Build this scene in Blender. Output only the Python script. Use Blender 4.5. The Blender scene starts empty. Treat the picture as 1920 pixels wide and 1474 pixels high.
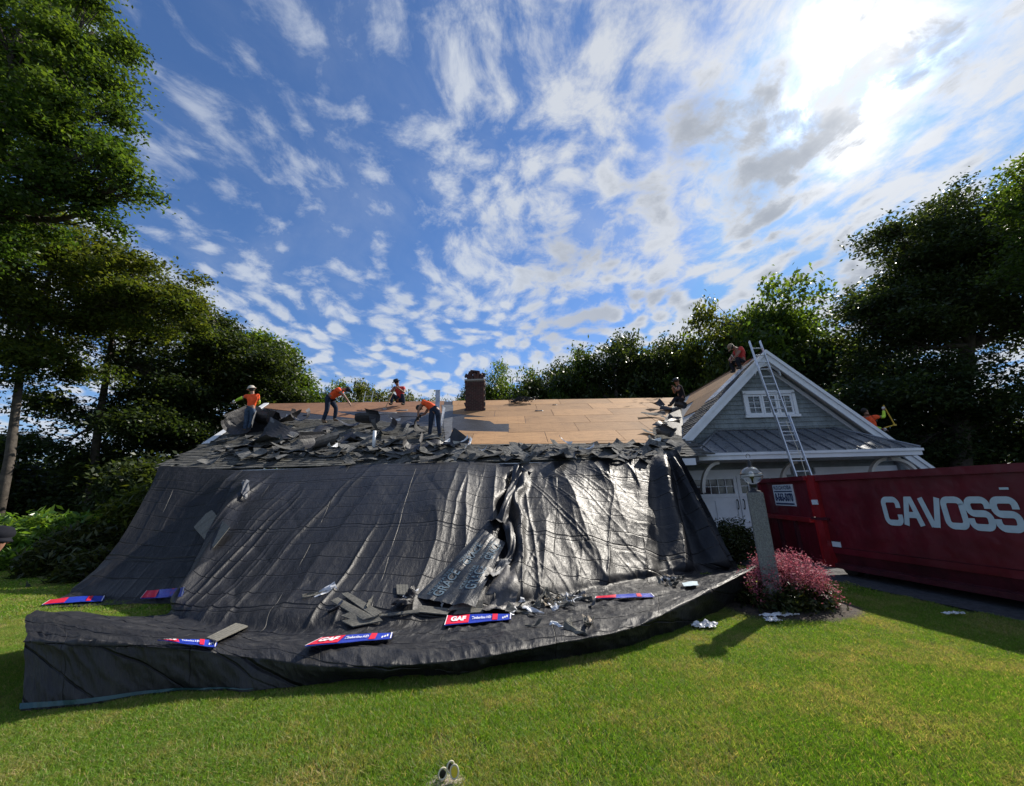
import bpy, bmesh, math, random
import numpy as np
from mathutils import Vector, Matrix
from mathutils.bvhtree import BVHTree
random.seed(7); rng = np.random.default_rng(7)
SC = bpy.context.scene; COL = SC.collection
rad = math.radians
# ------------------------------------------------------------------ camera
FPX, PITCH, ROLL, CAMH = 720.0, rad(15.0), rad(1.5), 1.6
cam_d = bpy.data.cameras.new('camera'); cam = bpy.data.objects.new('camera', cam_d); COL.objects.link(cam)
cam_d.sensor_width = 36.0; cam_d.lens = 36.0 * FPX / 1920.0; cam_d.clip_end = 3000; cam_d.clip_start = 0.05
cam.matrix_world = Matrix.Translation((0, 0, CAMH)) @ Matrix.Rotation(rad(90) + PITCH, 4, 'X') @ Matrix.Rotation(-ROLL, 4, 'Z')
SC.camera = cam

def ray(px, py):
    a = px - 960; b = 737 - py
    a2 = a * math.cos(ROLL) + b * math.sin(ROLL); b2 = -a * math.sin(ROLL) + b * math.cos(ROLL)
    return Vector((a2, FPX * math.cos(PITCH) - b2 * math.sin(PITCH), FPX * math.sin(PITCH) + b2 * math.cos(PITCH)))
def atY(px, py, y):
    r = ray(px, py); return Vector((0, 0, CAMH)) + r * (y / r.y)
def atZ(px, py, z):
    r = ray(px, py); return Vector((0, 0, CAMH)) + r * ((z - CAMH) / r.z)

# ------------------------------------------------------------------ sun, sky
SUN = Vector((0.571, 0.495, 0.655)).normalized()
sun_d = bpy.data.lights.new('sun', 'SUN'); sun_d.energy = 5.0; sun_d.angle = rad(0.6); sun_d.color = (1.0, 0.93, 0.82)
sun = bpy.data.objects.new('sun', sun_d); COL.objects.link(sun)
sun.rotation_euler = SUN.to_track_quat('Z', 'Y').to_euler()
SKY_STRENGTH = 0.085
W = bpy.data.worlds.new('World'); SC.world = W; W.use_nodes = True
SC.view_settings.view_transform = 'Standard'; SC.view_settings.look = 'None'
SC.view_settings.gamma = 1.0; SC.view_settings.use_curve_mapping = False
SC.view_settings.exposure = 0.45

class G:
    """tiny node-graph helper"""
    def __init__(s, nt): s.nt = nt; s.n = nt.nodes; s.l = nt.links
    def new(s, t, **k):
        nd = s.n.new(t)
        for a, v in k.items(): setattr(nd, a, v)
        return nd
    def put(s, sock, v):
        if isinstance(v, bpy.types.NodeSocket): s.l.new(v, sock)
        else: sock.default_value = v
    def math(s, op, a, b=None, c=None, clamp=False):
        nd = s.new('ShaderNodeMath', operation=op); nd.use_clamp = clamp
        s.put(nd.inputs[0], a)
        if b is not None: s.put(nd.inputs[1], b)
        if c is not None: s.put(nd.inputs[2], c)
        return nd.outputs[0]
    def vmath(s, op, a, b=None, out=0):
        nd = s.new('ShaderNodeVectorMath', operation=op); s.put(nd.inputs[0], a)
        if b is not None: s.put(nd.inputs[1] if op != 'SCALE' else nd.inputs['Scale'], b)
        return nd.outputs[out]
    def noise(s, vec, scale, detail=4, rough=.55, dist=0.0, out='Fac'):
        nd = s.new('ShaderNodeTexNoise'); s.put(nd.inputs['Scale'], scale); nd.inputs['Detail'].default_value = detail
        nd.inputs['Roughness'].default_value = rough; nd.inputs['Distortion'].default_value = dist
        if vec is not None: s.l.new(vec, nd.inputs['Vector'])
        return nd.outputs[out]
    def vor(s, vec, scale, feature='F1', out='Distance', rnd=1.0):
        nd = s.new('ShaderNodeTexVoronoi', feature=feature); nd.inputs['Scale'].default_value = scale
        nd.inputs['Randomness'].default_value = rnd
        if vec is not None: s.l.new(vec, nd.inputs['Vector'])
        return nd.outputs[out]
    def smooth(s, v, a, b, lo=0.0, hi=1.0):
        nd = s.new('ShaderNodeMapRange', interpolation_type='SMOOTHSTEP')
        s.put(nd.inputs[0], v)
        for i, q in zip((1, 2, 3, 4), (a, b, lo, hi)): nd.inputs[i].default_value = q
        return nd.outputs[0]
    def mix(s, f, a, b, blend='MIX'):
        nd = s.new('ShaderNodeMix', data_type='RGBA', blend_type=blend); s.put(nd.inputs[0], f)
        for i, q in ((6, a), (7, b)):
            if isinstance(q, tuple): q = (*q[:3], 1.0)
            s.put(nd.inputs[i], q)
        return nd.outputs[2]
    def mapping(s, vec, scale=(1, 1, 1), rot=(0, 0, 0), loc=(0, 0, 0)):
        nd = s.new('ShaderNodeMapping'); s.l.new(vec, nd.inputs[0])
        nd.inputs['Location'].default_value = loc; nd.inputs['Rotation'].default_value = rot; nd.inputs['Scale'].default_value = scale
        return nd.outputs[0]
    def xyz(s, vec):
        nd = s.new('ShaderNodeSeparateXYZ'); s.l.new(vec, nd.inputs[0]); return nd.outputs
    def comb(s, x, y, z):
        nd = s.new('ShaderNodeCombineXYZ')
        for i, q in enumerate((x, y, z)): s.put(nd.inputs[i], q)
        return nd.outputs[0]

def build_sky():
    nt = W.node_tree; nt.nodes.clear(); g = G(nt)
    out = g.new('ShaderNodeOutputWorld'); bg = g.new('ShaderNodeBackground'); bg.inputs[1].default_value = SKY_STRENGTH
    g.l.new(bg.outputs[0], out.inputs[0])
    sky = g.new('ShaderNodeTexSky', sky_type='NISHITA'); sky.sun_disc = False
    sky.sun_elevation = math.asin(SUN.z); sky.sun_rotation = math.atan2(SUN.x, SUN.y)
    sky.air_density = 1.0; sky.dust_density = 0.25; sky.ozone_density = 2.0
    d = g.new('ShaderNodeTexCoord').outputs['Generated']
    x, y, z = g.xyz(d)
    zc = g.math('ADD', g.math('MAXIMUM', z, 0.0), 0.13)
    P = g.comb(g.math('DIVIDE', x, zc), g.math('DIVIDE', y, zc), 0.0)
    warp = g.vmath('SCALE', g.vmath('SUBTRACT', g.noise(P, 1.6, 3, .5, 0, 'Color'), (.5, .5, .5)), .35)
    Pw = g.vmath('ADD', P, warp)
    st = g.mapping(Pw, scale=(1.0, 0.72, 1), rot=(0, 0, rad(-38)))
    big = g.noise(g.mapping(P, loc=(3.1, 1.7, 0)), 0.9, 3, .5)
    mid = g.noise(st, 8.0, 10, .64, .2)
    cell = g.vor(g.mapping(Pw, scale=(1, .8, 1), rot=(0, 0, rad(-25))), 13.0, 'SMOOTH_F1')
    fine = g.noise(Pw, 17.0, 8, .66, .15)
    sdot = g.vmath('DOT_PRODUCT', g.vmath('NORMALIZE', d), tuple(SUN), out=1)
    near = g.smooth(sdot, 0.62, 0.99)
    low = g.smooth(z, 0.66, 0.25)
    left = g.math('MULTIPLY', g.smooth(x, 0.05, -0.5), g.smooth(z, .30, .62))
    cov = g.math('MULTIPLY_ADD', near, 0.13, 0.115)
    cov = g.math('ADD', cov, g.math('MULTIPLY', low, 0.10))
    cov = g.math('SUBTRACT', cov, g.math('MULTIPLY', left, 0.15))
    f = g.math('ADD', g.math('MULTIPLY', g.math('SUBTRACT', big, .5), .30), g.math('MULTIPLY', g.math('SUBTRACT', mid, .5), 1.2))
    puff = g.math('MULTIPLY', g.math('SUBTRACT', 0.42, cell), g.math('MULTIPLY_ADD', low, 1.1, .6))
    f = g.math('ADD', f, puff)
    f = g.math('ADD', f, g.math('MULTIPLY', g.math('SUBTRACT', fine, .5), .8))
    f = g.math('ADD', f, cov)
    dens = g.smooth(f, -0.10, 0.46)
    veil = g.math('MULTIPLY', g.smooth(g.noise(st, 1.6, 7, .62, .3), .42, .80), .30)
    dens = g.math('MAXIMUM', dens, g.math('MULTIPLY', veil, g.smooth(z, .05, .5)))
    dens = g.math('MULTIPLY', g.math('MINIMUM', dens, .95), g.math('MULTIPLY_ADD', left, -.35, 1.0))
    thick = g.smooth(g.math('ADD', g.math('MULTIPLY', f, .45), g.math('MULTIPLY', g.math('SUBTRACT', g.noise(g.mapping(P, loc=(.6, .2, 0)), 1.7, 6, .55, .2), .5), 1.5)), 0.10, 0.42)
    k = 0.83 / SKY_STRENGTH
    bluesky = g.mix(1.0, sky.outputs[0], (0.70, 0.94, 1.25), 'MULTIPLY')
    bluesky = g.mix(1.0, bluesky, (0.20 * k, 0.42 * k, 0.80 * k), 'DARKEN')
    white = g.mix(near, (0.56 * k, 0.61 * k, 0.69 * k), (0.60 * k, 0.63 * k, 0.68 * k))
    grey = g.mix(near, (0.33 * k, 0.37 * k, 0.45 * k), (0.30 * k, 0.33 * k, 0.38 * k))
    cloud = g.mix(g.math('MULTIPLY', thick, g.math('MULTIPLY_ADD', near, .62, .22)), white, grey)
    col = g.mix(dens, bluesky, cloud)
    # forward scattering round the veiled sun, broken by the cloud in front of it
    s = g.math('MAXIMUM', g.math('ADD', sdot, g.math('MULTIPLY', g.math('SUBTRACT', g.noise(P, 4.0, 5, .6, .3), .5), .03)), 0.0)
    s = g.math('MINIMUM', s, 1.0)
    glow = g.math('ADD', g.math('MULTIPLY', g.math('POWER', s, 330.0), 1.5 * k), g.math('MULTIPLY', g.math('POWER', s, 45.0), 0.26 * k))
    glow = g.math('MULTIPLY', glow, g.math('MULTIPLY_ADD', g.smooth(g.math('ADD', thick, g.math('MULTIPLY', mid, .4)), .2, 1.0), -0.75, 1.0))
    gc = g.vmath('SCALE', (1.0, 0.97, 0.92), glow)
    col = g.mix(1.0, col, gc, 'ADD')
    hz = g.smooth(z, 0.22, 0.0)
    col = g.mix(g.math('MULTIPLY', hz, .5), col, (0.55 * k, 0.62 * k, 0.72 * k))
    g.l.new(col, bg.inputs[0])
build_sky()

# ------------------------------------------------------------------ materials
MATS = {}
def mat(name, base, rough=.6, var=.15, scale=6.0, bump=0.0, bscale=40., metal=0., spec=.5, col2=None, trans=0.0, attr=None, coat=0., coords='Object'):
    if name in MATS: return MATS[name]
    m = bpy.data.materials.new(name); m.use_nodes = True; nt = m.node_tree; g = G(nt); b = nt.nodes['Principled BSDF']
    tc = g.new('ShaderNodeTexCoord').outputs[coords]
    n = g.noise(tc, scale, 6, .6)
    c2 = col2 or tuple(max(0, c * (1 - var * 1.6)) for c in base)
    c1 = tuple(min(1, c * (1 + var)) for c in base) if not col2 else base
    c = g.mix(g.smooth(n, .3, .7), c1, c2)
    if attr:
        a = g.new('ShaderNodeAttribute', attribute_name=attr)
        c = g.mix(1.0, c, a.outputs['Color'], 'MULTIPLY')
    g.l.new(c, b.inputs['Base Color'])
    b.inputs['Metallic'].default_value = metal; b.inputs['Specular IOR Level'].default_value = spec
    g.l.new(g.smooth(g.noise(tc, scale * 2.3, 4, .6), .25, .75, max(.05, rough - .1), min(1, rough + .1)), b.inputs['Roughness'])
    if coat: b.inputs['Coat Weight'].default_value = coat; b.inputs['Coat Roughness'].default_value = .12
    if bump:
        bp = g.new('ShaderNodeBump'); bp.inputs['Strength'].default_value = bump; bp.inputs['Distance'].default_value = .02
        g.l.new(g.noise(tc, bscale, 5, .6), bp.inputs['Height']); g.l.new(bp.outputs[0], b.inputs['Normal'])
    if trans:
        tr = g.new('ShaderNodeBsdfTranslucent'); mx = g.new('ShaderNodeMixShader'); mx.inputs[0].default_value = trans
        tcx = g.mix(1.0, c, (1.45, 1.35, .45), 'MULTIPLY'); g.l.new(tcx, tr.inputs[0])
        out = nt.nodes['Material Output']; g.l.new(b.outputs[0], mx.inputs[1]); g.l.new(tr.outputs[0], mx.inputs[2]); g.l.new(mx.outputs[0], out.inputs[0])
    MATS[name] = m; return m

def mat_tarp():
    m = bpy.data.materials.new('black_tarpaulin'); m.use_nodes = True; g = G(m.node_tree); b = m.node_tree.nodes['Principled BSDF']
    tc = g.new('ShaderNodeTexCoord'); uv = tc.outputs['UV']; ob = tc.outputs['Object']
    u, v, _ = g.xyz(uv)
    wob = g.math('MULTIPLY', g.math('SUBTRACT', g.noise(uv, .8, 3), .5), .10)
    vv = g.math('ADD', v, wob)
    def line(coord, period, width):
        fr = g.math('FRACT', g.math('DIVIDE', coord, period)); dd = g.math('ABSOLUTE', g.math('SUBTRACT', fr, .5))
        return g.smooth(g.math('MULTIPLY', dd, period), width, 0.0)
    seam = g.math('MAXIMUM', g.math('MULTIPLY', line(vv, .44, .016), g.math('MULTIPLY_ADD', g.smooth(g.noise(uv, 1.1, 2), .35, .6), .85, .15)), g.math('MULTIPLY', line(g.math('ADD', vv, .1), 2.2, .03), .9))
    seam = g.math('MAXIMUM', seam, g.math('MULTIPLY', line(g.math('ADD', u, wob), 1.83, .012), g.smooth(g.noise(uv, .7, 1), .45, .6, 0, .7)))
    dust = g.smooth(g.noise(uv, 1.4, 9, .72), .45, .85)
    foot = g.smooth(g.xyz(ob)[2], .75, .05)
    dust = g.math('MULTIPLY', dust, g.math('MULTIPLY_ADD', foot, .75, .35))
    c = g.mix(dust, (.0135, .0135, .0155), (.062, .060, .058))
    c = g.mix(g.math('MULTIPLY', seam, .95), c, (.004, .004, .005))
    g.l.new(c, b.inputs['Base Color'])
    sp = g.noise(uv, 26, 4, .7)
    r = g.math('ADD', g.smooth(sp, .3, .7, .38, .54), g.math('MULTIPLY', dust, .25))
    g.l.new(r, b.inputs['Roughness']); b.inputs['Specular IOR Level'].default_value = .38
    w = g.new('ShaderNodeTexNoise'); w.inputs['Scale'].default_value = 3.2; w.inputs['Detail'].default_value = 6; w.inputs['Roughness'].default_value = .55
    w.inputs['Distortion'].default_value = .3; g.l.new(g.mapping(uv, scale=(1.6, .5, 1), rot=(0, 0, .15)), w.inputs['Vector'])
    weave = g.noise(uv, 240, 2, .5)
    h = g.math('ADD', g.math('MULTIPLY', w.outputs[0], .022), g.math('MULTIPLY', weave, .0012))
    h = g.math('SUBTRACT', h, g.math('MULTIPLY', seam, .05))
    h = g.math('ADD', h, g.math('MULTIPLY', g.noise(g.mapping(uv, scale=(1.6, .8, 1), rot=(0, 0, -.4)), 9, 6, .7, .8), .012))
    bp = g.new('ShaderNodeBump'); bp.inputs['Strength'].default_value = .8; bp.inputs['Distance'].default_value = 1.0
    g.l.new(h, bp.inputs['Height']); g.l.new(bp.outputs[0], b.inputs['Normal'])
    return m
M_TARP = mat_tarp()

def mat_ply(name, a, b_):
    m = bpy.data.materials.new(name); m.use_nodes = True; g = G(m.node_tree); b = m.node_tree.nodes['Principled BSDF']
    oi = g.new('ShaderNodeObjectInfo').outputs['Random']
    tc = g.new('ShaderNodeTexCoord').outputs['Object']
    off = g.comb(g.math('MULTIPLY', oi, 37.0), 0.0, 0.0)
    p = g.vmath('ADD', tc, off)
    grain = g.noise(g.mapping(p, scale=(1.0, 9.0, 9.0)), 2.2, 8, .7, .6)
    flake = g.vor(p, 16.0)
    stain = g.smooth(g.noise(p, 1.1, 7, .72), .42, .75)
    c = g.mix(g.smooth(grain, .3, .72), a, b_)
    c = g.mix(g.math('MULTIPLY', flake, .25), c, tuple(q * .6 for q in b_))
    c = g.mix(g.math('MULTIPLY', stain, .55), c, tuple(q * .45 for q in b_))
    smear = g.smooth(g.noise(g.mapping(p, scale=(.6, 2.2, 2.2)), 2.6, 8, .75, 1.0), .55, .72)
    c = g.mix(g.math('MULTIPLY', smear, .6), c, tuple(q * .38 for q in b_))
    nx_, ny_, _ = g.xyz(tc)
    nd = g.math('MULTIPLY', g.math('LESS_THAN', g.math('ABSOLUTE', g.math('SUBTRACT', g.math('FRACT', g.math('DIVIDE', nx_, .406)), .5)), .022), g.math('LESS_THAN', g.math('ABSOLUTE', g.math('SUBTRACT', g.math('FRACT', g.math('DIVIDE', ny_, .17)), .5)), .06))
    c = g.mix(g.math('MULTIPLY', nd, .8), c, (.03, .02, .015))
    br = g.math('MULTIPLY_ADD', oi, .5, .72)
    c = g.vmath('SCALE', c, br)
    g.l.new(c, b.inputs['Base Color']); b.inputs['Roughness'].default_value = .8
    bp = g.new('ShaderNodeBump'); bp.inputs['Strength'].default_value = .5; bp.inputs['Distance'].default_value = .01
    g.l.new(grain, bp.inputs['Height']); g.l.new(bp.outputs[0], b.inputs['Normal'])
    return m
M_PLY = mat_ply('tan_plywood', (.46, .26, .11), (.32, .165, .066))
M_PLYRED = mat_ply('reddish_plywood', (.34, .165, .075), (.22, .095, .045))

def mat_leaf(name, a, b_, trans=.45, rough=.45, tt=(1.6, 1.55, .5)):
    m = bpy.data.materials.new(name); m.use_nodes = True; nt = m.node_tree; g = G(nt); b = nt.nodes['Principled BSDF']
    at = g.new('ShaderNodeAttribute', attribute_name='tint')
    r = g.xyz(at.outputs['Vector'])
    c = g.mix(r[0], a, b_)
    c = g.vmath('SCALE', c, g.math('MULTIPLY_ADD', r[1], .9, .55))
    g.l.new(c, b.inputs['Base Color']); b.inputs['Roughness'].default_value = rough; b.inputs['Specular IOR Level'].default_value = .35
    tr = g.new('ShaderNodeBsdfTranslucent'); mx = g.new('ShaderNodeMixShader'); mx.inputs[0].default_value = trans
    g.l.new(g.mix(1.0, c, tt, 'MULTIPLY'), tr.inputs[0])
    out = nt.nodes['Material Output']; g.l.new(b.outputs[0], mx.inputs[1]); g.l.new(tr.outputs[0], mx.inputs[2]); g.l.new(mx.outputs[0], out.inputs[0])
    return m
L_OAK = mat_leaf('oak_leaves', (.030, .066, .018), (.10, .15, .03), .5)
L_DARK = mat_leaf('dark_leaves', (.022, .042, .018), (.055, .075, .026), .4)
L_LIME = mat_leaf('yellow_green_leaves', (.040, .072, .018), (.11, .125, .03), .5)
L_BUSH = mat_leaf('glossy_bush_leaves', (.055, .13, .025), (.16, .25, .055), .45, .3)
L_PINK = mat_leaf('pink_plumes', (.34, .07, .10), (.46, .15, .19), .35, .7, (1, 1, 1))
L_LOWBUSH = mat_leaf('small_dark_green_leaves', (.020, .036, .012), (.060, .066, .02), .3)
def mat_grass(name='lawn_blades'):
    m = bpy.data.materials.new(name); m.use_nodes = True; nt = m.node_tree; g = G(nt); b = nt.nodes['Principled BSDF']
    geo = g.new('ShaderNodeNewGeometry').outputs['Position']
    at = g.new('ShaderNodeAttribute', attribute_name='tint'); r = g.xyz(at.outputs['Vector'])
    dry = g.smooth(g.noise(geo, 1.3, 6, .7), .44, .66)
    c = g.mix(r[0], (.085, .195, .015), (.19, .32, .028))
    c = g.mix(g.smooth(g.noise(geo, .6, 3, .6), .35, .65), c, (.15, .27, .026))
    straw = g.math('MAXIMUM', g.math('MULTIPLY', dry, g.smooth(r[2], .25, .55)), g.smooth(r[2], .82, .9))
    c = g.mix(straw, c, (.42, .34, .16))
    c = g.vmath('SCALE', c, g.math('MULTIPLY_ADD', r[1], 1.0, .5))
    g.l.new(c, b.inputs['Base Color']); b.inputs['Roughness'].default_value = .5; b.inputs['Specular IOR Level'].default_value = .4
    tr = g.new('ShaderNodeBsdfTranslucent'); mx = g.new('ShaderNodeMixShader'); mx.inputs[0].default_value = .5
    g.l.new(g.mix(1.0, c, (1.5, 1.45, .7), 'MULTIPLY'), tr.inputs[0])
    out = nt.nodes['Material Output']; g.l.new(b.outputs[0], mx.inputs[1]); g.l.new(tr.outputs[0], mx.inputs[2]); g.l.new(mx.outputs[0], out.inputs[0])
    return m
M_GRASS = mat_grass()
M_BARK = mat("bark", (.075, .062, .05), .9, .3, 5, .8, 18)
M_BARKD = mat('dark_bark', (.06, .048, .04), .9, .3, 5, .8, 18)
M_SHINGLE = mat('weathered_asphalt_shingle', (.082, .082, .078), .9, .25, 9, .5, 120, attr='shade')
M_SHBACK = mat('shingle_underside', (.03, .03, .033), .8, .3, 8, .3, 60)
M_FELT = mat('black_roofing_felt', (.022, .022, .026), .5, .3, 5, .35, 20)
M_FELTG = mat('grey_roofing_felt', (.11, .115, .125), .6, .25, 5, .3, 30)
M_SIDING = mat('grey_cedar_siding', (.20, .23, .24), .75, .14, 3, .35, 60)
M_WHITE = mat('white_trim_paint', (.68, .70, .73), .5, .05, 3, .08, 30)
M_SOFFIT = mat('soffit_boards', (.52, .50, .46), .6, .08, 4)
M_METALROOF = mat('grey_standing_seam_metal', (.20, .215, .24), .30, .08, 2, .05, 6, metal=.55)
M_GLASS = mat('dark_window_glass', (.012, .016, .02), .06, .1, 1, spec=.8)
M_BLACK = mat('black_painted_iron', (.012, .012, .013), .4, .2, 6)
M_BRICK = mat('red_brick', (.085, .034, .028), .85, .35, 6, .5, 50, col2=(.04, .022, .02))
M_MORTAR = mat('mortar', (.20, .18, .16), .9, .2, 12)
M_ALU = mat('aluminium', (.62, .64, .66), .35, .06, 6, metal=.8)
M_GRANITE = mat('grey_granite', (.23, .23, .225), .85, .1, 60, .4, 90, col2=(.11, .11, .11))
M_RED = mat('red_dumpster_paint', (.125, .007, .015), .42, .18, 1.5, .12, 7)
def wear(m):
    g = G(m.node_tree); b = m.node_tree.nodes['Principled BSDF']; src = b.inputs['Base Color'].links[0].from_socket
    tc = g.new('ShaderNodeTexCoord').outputs['Object']
    streak = g.smooth(g.noise(g.mapping(tc, scale=(3, 3, .35)), 3.0, 8, .75), .56, .74)
    c = g.mix(g.math('MULTIPLY', streak, .55), src, (.045, .012, .012))
    rust = g.smooth(g.noise(tc, 7.0, 9, .8), .66, .74); c = g.mix(g.math('MULTIPLY', rust, .7), c, (.10, .035, .018))
    scr = g.smooth(g.noise(g.mapping(tc, scale=(1, 1, 14)), 5.0, 5, .8), .72, .76); c = g.mix(g.math('MULTIPLY', scr, .5), c, (.22, .10, .09))
    g.l.new(c, b.inputs['Base Color'])
    dent = g.noise(g.mapping(tc, scale=(1, 1, .8)), 1.6, 3, .5)
    bp = b.inputs['Normal'].links[0].from_node; bp2 = g.new('ShaderNodeBump'); bp2.inputs['Strength'].default_value = .5; bp2.inputs['Distance'].default_value = .12
    g.l.new(dent, bp2.inputs['Height']); g.l.new(bp.outputs[0], bp2.inputs['Normal']); g.l.new(bp2.outputs[0], b.inputs['Normal'])
wear(M_RED)
M_REDR = mat('bright_red_rib_paint', (.25, .012, .016), .4, .15, 3, .1, 9)
M_REDD = mat('dark_red_paint', (.07, .006, .013), .55, .3, 3, .25, 9)
M_LETTER = mat('pale_blue_grey_lettering', (.50, .60, .64), .6, .06, 8)
M_SIGN = mat('white_vinyl', (.66, .70, .74), .5, .05, 5)
M_NAVY = mat('navy_ink', (.015, .03, .10), .6, .05, 8)
M_ASPH = mat('driveway_asphalt', (.055, .056, .060), .9, .25, 14, .6, 90)
M_PAPER = mat('tan_cardboard', (.42, .35, .26), .8, .2, 5)
M_PLASTIC = mat('crumpled_clear_plastic', (.62, .63, .65), .25, .2, 9, .5, 18)
M_PVC = mat('white_pvc', (.72, .73, .74), .35, .05, 4)
M_GALV = mat('galvanised_flashing', (.45, .47, .49), .4, .15, 5, metal=.5)
M_CONC = mat('concrete', (.32, .31, .29), .9, .15, 8, .3, 50)
M_SOIL = mat('mulch', (.045, .032, .022), .95, .4, 14, .8, 50)
M_SKIN = mat('skin', (.36, .19, .125), .55, .05, 8)
M_SKIN2 = mat('tanned_skin', (.26, .13, .085), .55, .05, 8)
M_ORANGE = mat('orange_safety_vest', (.95, .11, .03), .7, .12, 9, .6, 14, spec=.2)
M_REDSH = mat('red_shirt', (.50, .035, .03), .8, .12, 9, .4, 14)
M_LIMEC = mat('lime_sleeve', (.50, .75, .05), .7, .1, 9, .3, 14)
M_JEAN = mat('dark_jeans', (.025, .035, .06), .9, .25, 9, .5, 22, spec=.15)
M_DARKC = mat('dark_shirt', (.022, .023, .03), .9, .2, 9, .4, 14, spec=.1)
M_BOOT = mat('tan_boots', (.16, .10, .06), .8, .2, 9)
M_BOOTD = mat('dark_boots', (.03, .025, .02), .8, .2, 9)
M_HAIR = mat('dark_hair', (.012, .010, .009), .7, .2, 30, .5, 60)
M_GLOVE = mat('pale_glove', (.55, .55, .52), .8, .1, 9)
M_GLOVED = mat('black_glove', (.02, .02, .02), .8, .1, 9)
M_HATW = mat('pale_hard_hat', (.55, .50, .42), .4, .05, 6)
M_HATT = mat('tan_hat', (.24, .17, .11), .8, .1, 9)
M_WRED = mat('wrapper_red', (.70, .02, .06), .35, .06, 6)
M_WBLUE = mat('wrapper_blue', (.02, .05, .42), .35, .06, 6)
M_WHITEP = mat('wrapper_white', (.8, .8, .82), .4, .04, 6)
M_TEAL = mat('teal_hem_tape', (.025, .075, .085), .5, .1, 9)
M_MEMB = mat('blue_black_membrane', (.009, .014, .022), .5, .2, 4, .5, 16)
M_MEMTXT = mat('faded_blue_print', (.07, .12, .165), .6, .15, 18)
M_WOOD = mat('tool_handle_wood', (.50, .33, .18), .6, .15, 9)
M_YELLOW = mat('yellow_tool_paint', (.65, .42, .04), .45, .1, 9)
M_CREAM = mat('cream_leather', (.62, .56, .42), .6, .1, 20, .3, 50)
M_CAMO = mat('speckled_brown_fabric', (.10, .065, .05), .8, .2, 34, .4, 60, col2=(.45, .38, .33))
M_LENS = mat('amber_lens', (.75, .55, .06), .1, .15, 6)

# ------------------------------------------------------------------ mesh helpers
def link(o, parent=None):
    COL.objects.link(o)
    if parent is not None: o.parent = parent
    return o
def mesh_obj(name, verts, faces, m, parent=None, smooth=False, loc=None):
    me = bpy.data.meshes.new(name); me.from_pydata([tuple(v) for v in verts], [], faces); me.update()
    for q in (m if isinstance(m, (list, tuple)) else [m]): me.materials.append(q)
    if smooth: me.polygons.foreach_set('use_smooth', [True] * len(me.polygons))
    o = bpy.data.objects.new(name, me)
    if loc is not None: o.location = loc
    return link(o, parent)
def tag(o, label, cat, group=None):
    o['label'] = label; o['category'] = cat
    if group: o['group'] = group
    return o
def struct(o): o['kind'] = 'structure'; return o
def stuff(o): o['kind'] = 'stuff'; return o
def empty(name, loc=(0, 0, 0), label=None, cat=None, group=None):
    o = bpy.data.objects.new(name, None); o.location = loc; o.empty_display_size = .2; link(o)
    if label: tag(o, label, cat, group)
    return o
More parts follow.
